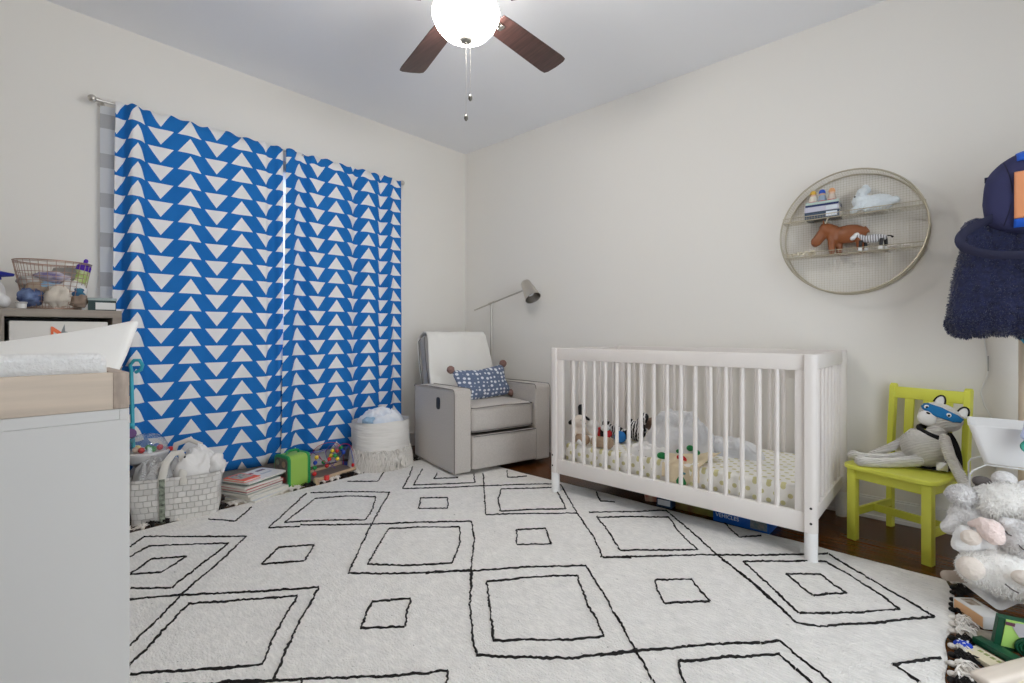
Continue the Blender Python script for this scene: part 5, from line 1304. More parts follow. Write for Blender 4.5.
blob('body', ZF, [('b', (.01, 0, .055), (.05, .016, .02)), ('t', [(-.03, 0, .062), (-.05, 0, .078)], [.014, .012])], t, voxel=.0025)
blob('head', mat('white_ceramic', (228, 228, 228), .4), [('t', [(-.05, 0, .080), (-.066, 0, .066)], [.0125, .0105])], t, voxel=.0025)
for x in (-.028, .045):
    for s in (-1, 1):
        l = plain(lambda b: b.cyl((x+s*.006, s*.009, .05), (x+s*.009, s*.009, .012), .0075, .0065, seg=12), 'leg', mat('black_ceramic', (26, 26, 28), .4), t)
        plain(lambda b: b.cyl((x+s*.009, s*.009, .014), (x+s*.009, s*.009, 0), .008, .009, seg=12), 'hoof', mat('white_ceramic', (228, 228, 228), .4), l)
plain(lambda b: b.tube([(.058, 0, .062), (.07, 0, .06), (.078, 0, .052)], [.003, .003, .005], seg=8), 'tail', mat('black_ceramic', (26, 26, 28), .4), t)
# string of small shells, and pale trinkets
t = thing('bead_garland', 'tangled ivory bead garland at the left end of the lower shelf deck', 'garland', (0, 0, 0))
b = MB(); rnd = random.Random(4); P = []
for i in range(60):
    P.append((-.685+.12*abs(math.sin(i*.13))+rnd.uniform(-.008, .008)+.0, YS_-.03+.025*math.sin(i*.8), ZL+.006+.016*abs(math.sin(i*.55))+.004*rnd.random()))
for p_ in P: b.ball(p_, .0052, u=8, v=6)
b.tube(P, .0012, seg=4)
b.build('beads', mat('ivory_bead', (222, 214, 194), .5), t)
for (lb, x, d) in (('flat white pebble just right of the zebra figure on the lower shelf deck', -.235, (.03, .018, .010)), ('small cream pebble further right on the lower shelf deck', -.175, (.018, .014, .008))):
    b = MB(); b.ball((0, 0, d[2]), d, u=20, v=12); tag(b.build('pebble', mat('pale_stone', (218, 210, 204), .6), loc=(x, YS_-.02, ZL+.002)), lb, 'pebble', 'pebbles on the shelf')
# ------------------------------------------------------------------ lime green child's chair
def kid_chair():
    G = mat('lime_green_paint', (219, 221, 82), .42, var=.03, vscale=5)
    t = thing('kids_chair', 'small lime green wooden child chair with slatted back beside the crib', 'chair', (-.158, 2.86, 0), R(-21))
    w, d = .145, .165
    for s in (-1, 1): plain(lambda b: b.box((s*w, -d, .165), (.036, .036, .33), bev=.003), 'leg', G, t)
    for s in (-1, 1):
        b = MB(); P = [(0, .0), (0, .33), (.012, .50), (.032, .70)]
        W2 = .0125
        pts = [(y-.017, z) for y, z in P]+[(.034, .712), (.045, .708)]+[(y+.017, z) for y, z in reversed(P)]
        pts[4:6] = [(.028, .712), (.042, .710)]
        b.prism(pts, -W2, W2, M=Matrix.Translation((s*(w+.001)-.003, d, 0)) @ Matrix(((0, 0, 1, 0), (1, 0, 0, 0), (0, 1, 0, 0), (0, 0, 0, 1))))
        b.build('back_leg', G, t, bevel=.003)
    # seat
    b = MB(); P = []
    hw, f, bk = .182, -.208, .150
    for k in range(9): a = PI+PI/2*k/8; P.append((-hw+.055+.055*math.cos(a), f+.055+.055*math.sin(a)))
    for k in range(9): a = -PI/2+PI/2*k/8; P.append((hw-.055+.055*math.cos(a), f+.055+.055*math.sin(a)))
    P += [(hw-.008, bk), (-hw+.008, bk)]
    b.prism(P, .333, .353); b.build('seat', G, t, bevel=.005, bseg=3)
    plain(lambda b: b.box((0, -d, .309), (2*w-.03, .018, .046)), 'apron', G, t, bevel=.002)
    plain(lambda b: b.box((0, d, .309), (2*w-.03, .018, .046)), 'apron', G, t, bevel=.002)
    for s in (-1, 1):
        plain(lambda b: b.box((s*w, 0, .309), (.018, 2*d-.03, .046)), 'apron', G, t, bevel=.002)
        plain(lambda b: b.box((s*w, 0, .125), (.016, 2*d-.03, .034)), 'stretcher', G, t, bevel=.002)
    plain(lambda b: b.box((0, .0, .125), (2*w-.01, .016, .034)), 'stretcher', G, t, bevel=.002)
    Mb = Matrix.Translation((0, d+.024, .668)) @ Matrix.Rotation(R(-5.5), 4, 'X')
    plain(lambda b: b.box((-.003, 0, 0), (2*w-.02, .018, .056), M=Mb, bev=.004), 'top_rail', G, t)
    for x in (-.076, -.002, .072):
        b = MB(); b.tube([(x, d+.0, .35), (x, d+.006, .50), (x, d+.022, .645)], .026, seg=4, flat=.9, up=(1, 0, 0)); bmesh.ops.delete(b.bm, geom=b.bm.verts[:], context='VERTS')
        M2 = Matrix(((0, 0, 1, 0), (1, 0, 0, 0), (0, 1, 0, 0), (0, 0, 0, 1)))
        b.prism([(-.006, .35), (0, .50), (.014, .645), (.026, .645), (.012, .50), (.006, .35)], -.019, .019, M=Matrix.Translation((x, d+.002, 0)) @ M2)
        b.build('back_slat', G, t, bevel=.002)
kid_chair()

# ------------------------------------------------------------------ masked cat doll on the chair
def cat_doll():
    K = mat('grey_ribbed_knit', (228, 224, 218), .95, bump=1, bscale=46, kind='wave', stretch=(.6, .6, 1), var=.08, vscale=60, dist=.004)
    [setattr(n, 'bands_direction', 'Z') for n in K.node_tree.nodes if n.type == 'TEX_WAVE']
    WF = mat('white_felt', (232, 230, 227), .9); BF = mat('bright_blue_felt', (22, 112, 170), .85); BK_ = mat('black_felt', (24, 23, 25), .95)
    o0 = Vector((-.122, 2.859, .353))
    t = thing('plush_cat', 'grey knitted cat doll with blue eye mask seated on the green chair', 'soft toy', o0)
    L = lambda x, y, z: Vector((x, y, z))-o0
    hd = L(-.05, 2.935, .578)
    bd = L(-.105, 2.870, .442)
    elems = [('b', bd, (.088, .062, .078), (0, R(38), 0)), ('b', bd+Vector((.022, .02, .02)), (.055, .045, .052)),
             ('t', [bd+Vector((.04, .03, .075)), hd+Vector((-.0, 0, -.05))], [.035, .032])]
    blob('body', K, elems, t, voxel=.006)
    blob('leg', K, [('t', [bd+Vector((-.02, -.05, -.05)), L(-.22, 2.755, .378), L(-.295, 2.722, .374)], [.026, .022, .021]), ('b', L(-.315, 2.716, .378), (.030, .025, .025))], t, voxel=.005)
    blob('leg', K, [('t', [bd+Vector((-.05, .01, -.045)), L(-.24, 2.81, .384), L(-.335, 2.79, .380)], [.026, .021, .021]), ('b', L(-.352, 2.788, .384), (.028, .024, .024))], t, voxel=.005)
    blob('arm', K, [('t', [bd+Vector((-.035, .02, .062)), L(-.185, 2.88, .455), L(-.235, 2.87, .418), L(-.29, 2.86, .385)], [.022, .020, .019, .018])], t, voxel=.005)
    blob('arm', K, [('t', [bd+Vector((.07, -.015, .055)), L(-.015, 2.80, .43), L(.012, 2.76, .375), L(.038, 2.72, .325)], [.022, .021, .021, .022]), ('b', L(.042, 2.71, .318), (.024, .022, .026))], t, voxel=.005)
    # head frame
    Mh = Matrix.Translation(hd) @ Matrix.Rotation(R(20), 4, 'Y') @ Matrix.Rotation(R(-14), 4, 'Z') @ Matrix.Rotation(R(-4), 4, 'X')
    def hp(x, y, z): return Mh @ Vector((x, y, z))
    b = MB()
    hr = (.080, .058, .064)
    def head(u, v):
        th = u*2*PI; ph = (v-.5)*PI*.999
        x, y, z = math.cos(th)*math.cos(ph), math.sin(th)*math.cos(ph), math.sin(ph)
        k = 1+.10*max(0, z)*abs(x)
        return (x*hr[0]*k*(1-.10*z*z), y*hr[1], z*hr[2]*(1+.12*x*x*(z > 0)))
    b.grid(head, 48, 28, wu=True, M=Mh); h = b.build('head', K, t, ang=180)
    # mask : band following the front of the head
    b = MB()
    def mk(u, v):
        x = (u-.5)*1.84; z = (.02+(.68*(v-.5))*(1-.25*abs(math.sin((u-.5)*PI)))*(1-.5*max(0, abs(u-.5)*2-.75)*4))+.34-.10*(u-.5)
        q = max(0, 1-x*x-z*z); y = -math.sqrt(q)
        k = 1.035
        return (x*hr[0]*k, y*hr[1]*k-.0015, z*hr[2]*k)
    b.grid(mk, 40, 8, M=Mh); b.build('eye_mask', BF, h, solid=.002, ang=180)
    b = MB(); b.ball((-.028, -.046, -.020), (.037, .026, .034), M=Mh, u=24, v=16); b.build('muzzle', WF, h)
    plain(lambda b: b.ball((-.028, -.071, .004), (.008, .004, .004), M=Mh, u=12, v=8), 'nose', BK_, h)
    for x in (-.050, .034):
        y = -.058*math.sqrt(max(0, 1-(x/.080)**2-(.024/.066)**2))-.004
        e = plain(lambda b: b.ball((x, y, .026), (.0095, .004, .0095), M=Mh, u=14, v=8), 'eye', WF, h)
        plain(lambda b: b.ball((x+.002, y-.003, .025), (.0048, .003, .0052), M=Mh, u=10, v=8), 'pupil', BK_, e)
    for s, x in ((-1, -.026), (1, .064)):
        zc_ = .064 if s < 0 else .050
        e = plain(lambda b: b.lathe([(.0, .034), (.010, .030), (.018, .016), (.021, 0), (.019, -.012), (0, -.014)], M=Mh @ Matrix.Translation((x, 0, zc_)) @ Matrix.Rotation(R(10*s), 4, 'Y'), seg=20, sy=.5), 'ear', WF, h)
        plain(lambda b: b.tube([Vector((x+.02*math.cos(a), -.006, zc_-.006+.038*math.sin(a))) for a in [PI*k/10 for k in range(11)]], .0035, seg=6, M=Mh), 'ear_trim', BK_, e)
        if s < 0: pass
    plain(lambda b: b.tube([L(-.076, 2.898, .514)+Vector((math.cos(a)*.046, math.sin(a)*.052, -.018*math.cos(a)+.008*math.sin(a))) for a in [2*PI*k/24 for k in range(24)]], .011, seg=8, closed=True), 'collar', BK_, t)
    # cape behind and pooling on the seat
    b = MB()
    p_n = hd+Vector((0, .035, -.07))
    def cape(u, v):
        a = (u-.5)
        top = p_n+Vector((a*.08, .012-.02*abs(a), 0))
        bot = L(-.085+a*.22, 2.905-.05*math.cos(a*3)-.03*max(0, a), .363)
        mid = L(-.055+a*.17, 2.935-.01*abs(a), .45)
        f = v
        q = top*(1-f)**2+mid*2*f*(1-f)+bot*f*f
        if v > .85: q = bot+Vector((0, -(v-.85)*.25, 0))
        return q+Vector((0, .004*math.sin(u*16)*v, .0))
    b.grid(cape, 30, 24); b.build('cape', BK_, t, solid=.003, ang=180)
    b = MB()
    def tg(u, v): return L(-.060+.038*u, 2.795+.012*math.sin(v*4+u*5), .398-.028*v+.010*u-.016*u*v)
    b.grid(tg, 6, 8); b.build('care_tag', WF, t, solid=.0012)
cat_doll()

# ------------------------------------------------------------------ wooden coat stand with bag and coat
PINE = mat('pale_pine', (222, 204, 184), .5, var=.06, vscale=3, stretch=(12, 12, 1.2))
CX_, CY_ = .222, 2.975
t = thing('coat_stand', 'pale pine coat stand at the right edge under the navy coat and backpack', 'coat stand', (CX_, CY_, 0))
plain(lambda b: b.cyl((0, 0, .03), (0, 0, 1.655), .024, .022, seg=20), 'post', PINE, t)
plain(lambda b: b.ball((0, 0, 1.668), .028), 'finial', PINE, t)
for k in range(4):
    a = R(45+90*k); l = .16
    if math.sin(a) > 0: l = .15
    plain(lambda b: b.tube([(math.cos(a)*.02, math.sin(a)*.02, .10), (math.cos(a)*l*.6, math.sin(a)*l*.6, .05), (math.cos(a)*l, math.sin(a)*l, .012)], [.014, .013, .012], seg=10), 'leg', PINE, t)
for (z, a) in ((1.60, -90), (1.60, 30), (1.43, -80), (1.43, 150), (1.1, -100)):
    a = R(a); plain(lambda b: b.tube([(math.cos(a)*.02, math.sin(a)*.02, z), (math.cos(a)*.06, math.sin(a)*.06, z+.012), (math.cos(a)*.10, math.sin(a)*.10, z+.045)], [.009, .009, .010], seg=10), 'peg', PINE, t)
# backpack
def backpack():
    NV = mat('navy_canvas', (50, 52, 92), .85, bump=.5, bscale=380, var=.06, vscale=20)
    NVD = mat('navy_webbing', (26, 28, 58), .7, bump=.4, bscale=300); BR = mat('royal_blue_nylon', (20, 92, 206), .5, bump=.3, bscale=90); ORG = mat('orange_vinyl', (238, 160, 112), .35, var=.04, vscale=9)
    c = Vector((.278, 2.795, 1.512))
    t = thing('backpack', 'navy child backpack with orange front pocket hanging above the navy coat', 'backpack', c)
    rx, ry, rz_ = .195, .085, .165
    def sup(u, v, k=1.0, e=.62):
        th = u*2*PI; ph = (v-.5)*PI*.999
        sg = lambda q: math.copysign(abs(q)**e, q)
        x = sg(math.cos(th))*sg(math.cos(ph)); y = sg(math.sin(th))*sg(math.cos(ph)); z = sg(math.sin(ph))
        tp = 1-.16*max(0, z)
        return Vector((x*rx*k*tp, y*ry*k, z*rz_*k))+Vector((noise.noise((x*2, y*2, z*2)), noise.noise((x*2+5, y*2, z*2)), noise.noise((x*2, y*2+5, z*2))))*.008
    b = MB(); b.grid(sup, 64, 36, wu=True); b.build('bag_body', NV, t, ang=180)
    def front(x, z, off):
        # point on the front of the bag
        tp = 1-.16*max(0, z/rz_); fx = min(.999, abs(x)/(rx*tp)); fz = min(.999, abs(z)/rz_); e = 2/.62
        r = max(0, 1-fz**e)*1.0; inner = max(0, r-fx**e)
        return Vector((x, -ry*inner**(.62/2)-off, z))
    def patch(x0, x1, z0, z1, m, nm, off, rad=.0):
        b = MB(); b.grid(lambda u, v: front(x0+(x1-x0)*u, z0+(z1-z0)*v, off+.010*math.sin(u*PI)*math.sin(v*PI)), 24, 24); return b.build(nm, m, t, solid=.006, ang=180)
    op = patch(-.108, .110, -.108, .070, ORG, 'front_pocket', .010)
    patch(-.108, .115, -.140, -.110, BR, 'blue_trim', .010)
    b = MB(); b.grid(lambda u, v: front(-.10+.22*u, .115+.042*v, .006), 20, 6); b.build('blue_trim', BR, t, solid=.005)
    for P in ([(-.052, .01), (-.03, -.015), (.0, -.02), (.03, -.01), (.05, .015)], [(-.068+.0, .055), (-.03, .03), (.0, .02), (.05, .03), (.12, .055)]):
        b = MB(); b.tube([front(x, z, .024) for x, z in P], .0022, seg=6); b.build('piping', mat('rust_piping', (170, 84, 40), .5), op)
    # seams
    b = MB(); b.tube([front(-.135, -.13+.25*k/12, .004)+Vector((.022*math.sin(k/12*PI), 0, 0)) for k in range(13)], .0018, seg=5); b.build('zip', NVD, t)
    b = MB(); P = [(-.155, -.04, -.085), (-.205, -.085, -.115), (-.252, -.118, -.150), (-.262, -.138, -.188), (-.235, -.138, -.222), (-.16, -.135, -.250), (-.06, -.115, -.255), (.04, -.10, -.245), (.07, -.06, -.14)]
    Q = []
    for i in range(len(P)-1):
        for k in range(6):
            f = k/6; a, b_, c_, d = (Vector(P[max(i-1, 0)]), Vector(P[i]), Vector(P[i+1]), Vector(P[min(i+2, len(P)-1)])); Q.append(.5*((2*b_)+(c_-a)*f+(2*a-5*b_+4*c_-d)*f*f+(3*b_-a-3*c_+d)*f**3))
    b.tube(Q, .017, seg=8, flat=.16, up=(.1, .85, .4)); b.build('shoulder_strap', NVD, t)
    plain(lambda b: b.tube([(-.06, .02, .14), (-.045, .02, .175), (0, .02, .19), (.045, .02, .175), (.06, .02, .14)], .007, seg=8), 'grab_loop', NVD, t)
    plain(lambda b: b.box((-.178, -.0, .075), (.02, .006, .022)), 'side_tab', NVD, t)
    b = MB(); b.grid(lambda u, v: Vector((-.10+.05*u, -.01, .128+.022*v+.012*u)), 4, 4); b.build('fabric_tag', WHC, t, solid=.001)
backpack()
# sherpa coat
SHP = mat('navy_sherpa_fleece', (14, 20, 54), .95, bump=.55, bscale=110, sheen=.4, dist=.010, col2=(30, 38, 80), vscale=60)
t = thing('fleece_coat', 'navy sherpa fleece coat hanging from the pine stand below the backpack', 'coat', (.14, 2.82, 1.15))
CE = [('t', [(-.055, .02, .24), (-.09, -.02, .06), (-.112, -.05, -.15)], [.045, .055, .06]), ('t', [(-.075, -.0, .24), (-.06, -.03, 0), (-.06, -.05, -.14)], [.05, .06, .065]),
     ('t', [(-.0, .02, .24), (.0, -.03, 0), (.0, -.055, -.135)], [.06, .062, .066]), ('t', [(.07, .02, .23), (.08, -.03, -.0), (.075, -.05, -.15)], [.06, .07, .065]), ('t', [(.15, .02, .2), (.16, -.02, 0), (.15, -.04, -.13)], [.07, .07, .065])]
blob('coat', SHP, CE, t, voxel=.006, disp=.012, dscale=.010)
fur(CE+[('b', (-.112, -.05, -.15), .06), ('b', (-.06, -.05, -.14), .065), ('b', (.0, -.055, -.135), .066), ('b', (.075, -.05, -.15), .065)], 14000, .010, .0013, SHP, t, 11, name='sherpa_pile')
plain(lambda b: b.tube([(-.02, .03, .24), (-.01, .04, .30), (.03, .04, .30), (.04, .03, .24)], .006, seg=8), 'hang_loop', NVD if False else MATS['navy_webbing'], t)
b = MB()
def tealf(u, v): 
    x = .165+.16*u; z = .99-(.15-.055*(1-u)*(1-u)*2)*v; return (x+.02*(1-u)*v, 2.815+.012*math.sin(u*14)+.01*v, z)
b.grid(tealf, 24, 12); o = b.build('hanging_towel', mat('aqua_cotton', (84, 170, 204), .9, var=.12, vscale=16, bump=.3, bscale=120), solid=.006, ang=180)
tag(o, 'aqua blue cloth hanging out below the navy fleece coat', 'cloth')
# ------------------------------------------------------------------ white bin on a wire stand
WPL2 = mat('glossy_white_plastic', (238, 238, 238), .3)
t = thing('white_bin', 'white tapered plastic storage bin on a wire stand under the navy coat', 'bin', (.235, 2.665, 0))
b = MB()
z0, z1 = .470, .612
def bx_ring(hx, hy, r, z, n=6):
    P = []
    for cx, cy, a0 in ((hx-r, hy-r, 0), (-hx+r, hy-r, 90), (-hx+r, -hy+r, 180), (hx-r, -hy+r, 270)):
        for k in range(n+1): a = R(a0+90*k/n); P.append((cx+r*math.cos(a), cy+r*math.sin(a), z))
    return P
rings = [bx_ring(.155, .105, .02, z0), bx_ring(.197, .130, .02, z1-.004), bx_ring(.199, .132, .021, z1-.004), bx_ring(.199, .132, .021, z1), bx_ring(.194, .127, .02, z1), bx_ring(.152, .102, .02, z0+.004)]
V = [[b.bm.verts.new(p) for p in r_] for r_ in rings]
for A, B in zip(V, V[1:]):
    for k in range(len(A)): b.bm.faces.new((A[k], A[(k+1) % len(A)], B[(k+1) % len(A)], B[k]))
b.bm.faces.new(V[0][::-1]); b.bm.faces.new(V[-1])
b.build('bin_body', WPL2, t)
t = thing('wire_stand', 'thin white wire stand holding the white plastic bin', 'stand', (.235, 2.665, 0))
WW = mat('white_wire', (236, 236, 236), .35)
plain(lambda b: b.tube(bx_ring(.150, .10, .02, .463), .0035, seg=8, closed=True), 'top_loop', WW, t)
for sx in (-1, 1):
    for sy in (-1, 1): plain(lambda b: b.tube([(sx*.145, sy*.09, .463), (sx*.185, sy*.122, .438), (sx*.193, sy*.126, .42), (sx*.193, sy*.126, .002)], .003, seg=8), 'leg', WW, t)
# blue toy clipped on the bin front
t = thing('bath_toy', 'blue plastic toy with a round teal rimmed window in front of the white bin', 'toy', (.19, 2.487, .59))
blob('toy_body', mat('sky_blue_plastic', (64, 132, 206), .35), [('t', [(.02, 0, .055), (.012, 0, .01), (.01, 0, -.02)], [.02, .017, .024])], t, voxel=.003)
blob('toy_rim', mat('pale_lilac_plastic', (196, 204, 232), .4), [('t', [(.002, .004, .062), (-.006, .004, .03), (-.008, .004, .005)], [.012, .007, .012])], t, voxel=.003)
plain(lambda b: b.lathe([(.018, -.004), (.027, -.006), (.03, 0), (.027, .006), (.018, .004)], M=Matrix.Translation((.008, -.026, -.026)) @ Matrix.Rotation(PI/2, 4, 'X'), seg=28, sy=.85), 'round_rim', mat('emerald_plastic', (22, 140, 120), .35), t)
plain(lambda b: b.lathe([(0, -.003), (.019, -.003), (.019, .003), (0, .003)], M=Matrix.Translation((.008, -.026, -.026)) @ Matrix.Rotation(PI/2, 4, 'X'), seg=28, sy=.85), 'window_disc', mat('sand_plastic', (206, 186, 170), .4), t)
plain(lambda b: b.tube([(.015, .0, .05), (.02, .012, .065), (.02, .03, .062)], .004, seg=6), 'hook', mat('sky_blue_plastic', (64, 132, 206), .35), t)
# white cord on the wall
tag(plain(lambda b: b.tube([(.10, 3.134, 1.35), (.099, 3.134, .951), (.106, 3.134, .873), (.112, 3.134, .80), (.110, 3.134, .765), (.094, 3.134, .71), (.088, 3.134, .685), (.099, 3.134, .629), (.122, 3.134, .576), (.14, 3.134, .30)], .003, seg=8), 'power_cord', mat('white_cord', (226, 226, 224), .5)), 'thin white cord running down the wall between the coat and the white bin', 'cord')
plain(lambda b: b.box((.113, 3.132, .82), (.005, .008, .07)), 'inline_switch', mat('grey_cord_part', (170, 168, 166), .5), bpy.data.objects['power_cord'])

# ------------------------------------------------------------------ tilted tray heaped with plush animals
e1 = Vector((-.106, .118, .03)).normalized(); e2 = Vector((.06, .058, .05)); e2 = (e2-e1*e2.dot(e1)).normalized(); e3 = e2.cross(e1)*1.0
if e3.z < 0: e3 = -e3
C0 = Vector((.107, 2.228, .058))
MT = Matrix(((e2.x, e1.x, e3.x, C0.x), (e2.y, e1.y, e3.y, C0.y), (e2.z, e1.z, e3.z, C0.z), (0, 0, 0, 1)))
t = thing('toy_tray', 'white plastic tray tipped under the pile of plush animals at the right', 'tray', C0)
b = MB(); hx, hy = .15, .095
MTl = Matrix.Translation(-C0) @ MT @ Matrix.Translation((hx, hy, 0))
rings = [bx_ring(hx-.045, hy-.045, .02, -.035), bx_ring(hx-.004, hy-.004, .016, -.006), bx_ring(hx, hy, .016, 0), bx_ring(hx-.020, hy-.020, .014, .001), bx_ring(hx-.050, hy-.050, .016, -.031)]
V = [[b.bm.verts.new(MTl @ Vector(p)) for p in r_] for r_ in rings]
for A, B in zip(V, V[1:]):
    for k in range(len(A)): b.bm.faces.new((A[k], A[(k+1) % len(A)], B[(k+1) % len(A)], B[k]))
b.bm.faces.new(V[0][::-1]); b.bm.faces.new(V[-1])
b.build('tray_body', WPL2, t)

FURW = mat('fluffy_ivory_fur', (250, 248, 244), .95, bump=1, bscale=90, sheen=.5, dist=.008, var=.03, vscale=30)
FURG = mat('pale_grey_plush', (228, 226, 225), .95, bump=1, bscale=85, sheen=.4, dist=.010, var=.06, vscale=60)
FURD = mat('dark_grey_plush', (98, 92, 90), .95, bump=.8, bscale=120)
PINK = mat('blush_pink_plush', (240, 220, 213), .95, bump=1, bscale=85, sheen=.4, dist=.009)
BEI = mat('beige_plush', (226, 215, 204), .95, bump=.9, bscale=90, sheen=.3, dist=.006, var=.05, vscale=40)
GRP = 'plush animals heaped in the white tray'
def stitch(P, parent, m=None, r=.0022): plain(lambda b: b.tube(P, r, seg=6), 'stitched_eye', m or FURD, parent)
# bottom lamb
t = thing('plush_lamb', 'large ivory curly plush lamb at the bottom front of the plush heap', 'soft toy', (.115, 2.26, .185), group=GRP)
EL = [('b', (.01, .0, -.005), (.115, .09, .072)), ('b', (.09, -.03, -.01), (.08, .07, .065)), ('b', (-.055, -.04, .0), (.055, .05, .05))]
blob('body', FURW, EL, t, voxel=.006, disp=.010, dscale=.010)
fur(EL, 7000, .013, .0011, FURW, t, 3)
blob('paw', BEI, [('b', (-.078, -.118, .022), (.036, .026, .037))], t, voxel=.004, label='round beige paw pad')
blob('muzzle', BEI, [('b', (.045, -.105, .025), (.034, .022, .024))], t, voxel=.004)
stitch([(.0, -.108, -.005), (.015, -.112, -.016), (.03, -.112, -.022)], t)
# foot poking out
o = blob('plush_toy', mat('taupe_plush', (176, 162, 148), .95, bump=.4, bscale=200), [('t', [(-.02, -.012, 0), (.05, .03, .0)], [.018, .02])], None, loc=(-.002, 2.295, .112), voxel=.004)
tag(o, 'small taupe plush paw sticking out low at the left of the heap', 'soft toy', GRP)
# rabbit with beige ear
t = thing('plush_bunny', 'white plush bunny with a broad beige lined ear at the left of the heap', 'soft toy', (.045, 2.275, .262), group=GRP)
blob('body', WPL, [('b', (.03, .02, -.02), (.06, .05, .05)), ('b', (-.018, -.03, -.005), (.036, .03, .045)), ('t', [(-.035, -.035, -.02), (-.02, -.04, .028)], [.022, .024])], t, voxel=.005, disp=.006, dscale=.008)
blob('ear_lining', BEI, [('b', (-.006, -.064, .022), (.029, .013, .026), (0, R(-20), 0))], t, voxel=.004, label='beige ear lining')
# pink plush
t = thing('plush_pig', 'blush pink plush toy lying in the middle of the heap', 'soft toy', (.082, 2.222, .322), group=GRP)
blob('body', PINK, [('b', (.004, 0, -.005), (.034, .032, .036)), ('t', [(-.015, 0, .018), (-.042, .015, .0)], [.016, .011]), ('b', (.012, -.010, -.020), (.028, .026, .026))], t, voxel=.004, disp=.004, dscale=.008)
# white face right
t = thing('plush_bear', 'white plush bear face with stitched closed eyes at the right edge of the heap', 'soft toy', (.165, 2.27, .292), group=GRP)
EL = [('b', (0, 0, 0), (.065, .058, .06)), ('b', (.06, .04, -.02), (.08, .07, .07))]
fur(EL, 4000, .009, .001, FURG, t, 7)
blob('body', FURG, [('b', (0, 0, 0), (.065, .058, .06)), ('b', (.06, .04, -.02), (.08, .07, .07)), ('t', [(-.02, .0, .045), (-.045, -.01, .05)], [.02, .016])], t, voxel=.005, disp=.008, dscale=.008)
stitch([(-.018, -.058, .0), (-.008, -.062, -.010), (.004, -.063, -.012)], t); stitch([(-.045, -.042, .03), (-.04, -.048, .024), (-.032, -.052, .022)], t)
# grey elephant-like plush
t = thing('plush_elephant', 'pale grey plush animal slumped at the upper left of the heap touching the chair', 'soft toy', (.025, 2.385, .325), group=GRP)
EL = [('b', (.01, .0, -.02), (.055, .045, .048)), ('b', (-.005, -.01, .055), (.044, .038, .036))]
fur(EL, 3000, .008, .0009, FURG, t, 9)
blob('body', FURG, [('b', (.01, .0, -.02), (.055, .045, .048)), ('b', (-.005, -.01, .055), (.044, .038, .036)), ('t', [(-.02, -.02, -.03), (-.045, -.03, -.065)], [.024, .022]), ('b', (.05, .02, .04), (.05, .04, .05)), ('t', [(-.03, -.005, .07), (-.045, .0, .05)], [.016, .013])], t, voxel=.005, disp=.006, dscale=.008)
stitch([(-.018, -.046, .050), (-.012, -.050, .044), (.004, -.050, .044), (.01, -.046, .052), (.006, -.044, .060)], t, FURG, .003)
# white long fur one on top
t = thing('plush_polar_bear', 'big white fluffy plush lying across the top of the heap under the white bin', 'soft toy', (.14, 2.40, .375), group=GRP)
EL = [('b', (0, 0, 0), (.092, .07, .062)), ('b', (.08, -.02, -.01), (.08, .065, .06)), ('b', (-.035, -.02, -.01), (.05, .05, .05)), ('t', [(-.05, -.02, .03), (-.075, -.025, .015)], [.022, .018])]
blob('body', FURW, EL, t, voxel=.006, disp=.010, dscale=.010)
fur(EL, 6000, .016, .0011, FURW, t, 5)
stitch([(.055, -.088, .008), (.068, -.09, .004), (.075, -.088, .012), (.08, -.086, .006)], t, FURD, .004)
for (lb, m, c, r) in (('round pale grey plush peeking over the top of the heap below the white bin', FURG, (.13, 2.47, .435), (.035, .035, .032)), ('dark grey plush ear poking up behind the heap', FURD, (.072, 2.435, .425), (.028, .022, .020)), ('grey plush back at the upper right corner of the heap', FURG, (.215, 2.46, .40), (.07, .05, .055))):
    o = blob('plush_toy', m, [('b', (0, 0, 0), r), ('b', (r[0]*.3, r[1]*.5, -r[2]*.8), (r[0], r[1], r[2]))], None, loc=c, voxel=.004); tag(o, lb, 'soft toy', GRP)
o = blob('plush_cushion', FURG, [('b', (0, 0, 0), (.11, .07, .14)), ('b', (.05, .02, .0), (.12, .075, .14))], None, loc=(.14, 2.425, .162), voxel=.008); tag(o, 'large pale grey plush at the back underneath the rest of the heap', 'soft toy', GRP)

# ------------------------------------------------------------------ books and cards on the floor at the right
def fbox(name, label, cat, c, d, rz, m, group='books and cards under the toy tray', tilt=(0, 0)):
    t = thing(name, label, cat, c, rz, group); t.rotation_euler = (tilt[0], tilt[1], rz); b = MB(); b.box((0, 0, d[2]/2), d, bev=.0012); b.build('box_body', m, t); return t
CW = mat('white_card', (228, 227, 224), .5)
t = fbox('card_box', 'white card box with a small brown leaf picture beside the tray corner', 'box', (.058, 2.235, .012), (.065, .12, .040), R(38), CW)
plain(lambda b: b.box((.0, .03, .0406), (.034, .04, .001)), 'picture', mat('leaf_picture', (206, 196, 184), .5, col2=(120, 96, 70), vscale=50), t)
plain(lambda b: b.box((-.033, 0, .02), (.001, .11, .034)), 'orange_side', mat('apricot_card', (224, 178, 132), .5), t)
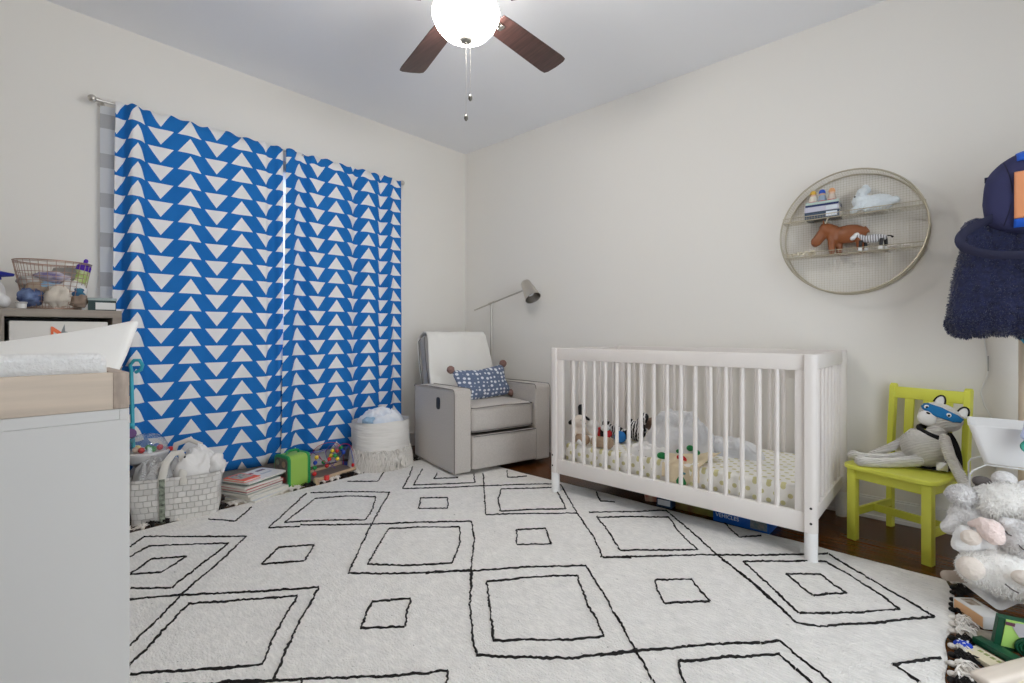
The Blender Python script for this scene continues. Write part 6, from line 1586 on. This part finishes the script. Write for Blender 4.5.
# green box book leaning
og = Vector((.084, 2.040, .022)); ex = Vector((.95, .31, -.05)).normalized(); eup = Vector((.022, -.022, .130)); eup = (eup-ex*eup.dot(ex)).normalized(); en = ex.cross(eup)
MG_ = Matrix(((ex.x, eup.x, en.x, og.x), (ex.y, eup.y, en.y, og.y), (ex.z, eup.z, en.z, og.z), (0, 0, 0, 1)))
t = thing('activity_book', 'lime cover activity book with dark green border leaning on the floor under the tray', 'book', og, group='books and cards under the toy tray'); Ml = Matrix.Translation(-og) @ MG_
DG = mat('forest_green_card', (12, 74, 50), .45); LG = mat('lime_card', (166, 208, 108), .45, var=.05)
W3, H3 = .20, .105
plain(lambda b: b.box((W3/2, H3/2, -.010), (W3, H3, .018), M=Ml), 'cover', DG, t, bevel=.001)
plain(lambda b: b.box((W3/2+.006, H3/2+.006, .0), (W3-.02, H3-.014, .0016), M=Ml), 'lime_panel', LG, t)
plain(lambda b: b.prism([(.028, .09), (.05, .055), (.10, .07), (.10, .10), (.04, .10)], .0012, .0024, M=Ml), 'silver_print', mat('silver_print', (180, 178, 182), .4), t)
for r_ in (.036, .027, .018): plain(lambda b: b.tube([(.082+math.cos(a)*r_, .030+math.sin(a)*r_*.85, .004) for a in [2*PI*k/36 for k in range(36)]], .0042, seg=8, closed=True, M=Ml), 'green_spiral', DG, t)
plain(lambda b: b.box((.026, .092, .002), (.020, .010, .002), M=Ml), 'plum_print', mat('plum_print', (96, 52, 74), .5), t)
t = fbox('board_game_lid', 'long dark green flat book with pale edge lettering on the floor right of the rug', 'book', (.112, 2.005, .018), (.16, .034, .018), R(-38), DG)
t = fbox('booklet', 'cream booklet with olive lettering on the floor in front of the dark green book', 'book', (.088, 1.955, .004), (.15, .06, .016), R(-38), mat('cream_card', (226, 216, 188), .5))
for k in range(6): plain(lambda b: b.box((-.05+k*.016, .012, .0164), (.010, .010, .0008)), 'cover_print', mat('olive_print', (150, 160, 96), .5), t)
t = fbox('picture_card', 'peach card printed with a green crocodile lying beside the rug edge', 'card', (.055, 2.075, .004), (.10, .05, .004), R(-30), mat('peach_card', (222, 190, 160), .5, col2=(206, 130, 104), vscale=22))
plain(lambda b: b.prism([(-.045, -.004), (-.03, .010), (.0, .006), (.03, .012), (.03, .0), (.0, -.010), (-.03, -.012)], .0042, .005), 'crocodile_print', mat('crocodile_green', (70, 96, 84), .5), t)
t = fbox('picture_card', 'grey brown patterned card between the white box and the crocodile card', 'card', (.085, 2.135, .004), (.11, .06, .010), R(20), mat('taupe_card', (150, 142, 126), .5, col2=(96, 92, 84), vscale=20))
t = thing('fabric_book', 'small royal blue cloth tag with white dots on the rug edge', 'toy', (.018, 2.0, .02), R(20), 'books and cards under the toy tray')
o = blob('dotted_cloth', mat('royal_blue_cotton', (24, 62, 176), .8), [('b', (0, 0, 0), (.024, .018, .012))], t, voxel=.003)
for k, (x, y) in enumerate(((-.012, 0), (0, .006), (.010, -.002), (0, -.008), (-.004, .012), (.014, .008))): plain(lambda b: b.ball((x, y, .0105-.2*(x*x+y*y)*10), (.003, .0024, .0016), u=10, v=6), 'white_dot', CW, t)
# pale wooden plank
t = thing('wooden_plank', 'pale wooden bar on the floor at the bottom right corner', 'plank', (.132, 1.945, .022), R(58))
b = MB(); b.box((.02, 0, 0), (.36, .052, .034), bev=.010, seg=4); b.build('bar', mat('bleached_wood', (226, 214, 200), .5, var=.05, vscale=3, stretch=(1.2, 16, 12)), t)
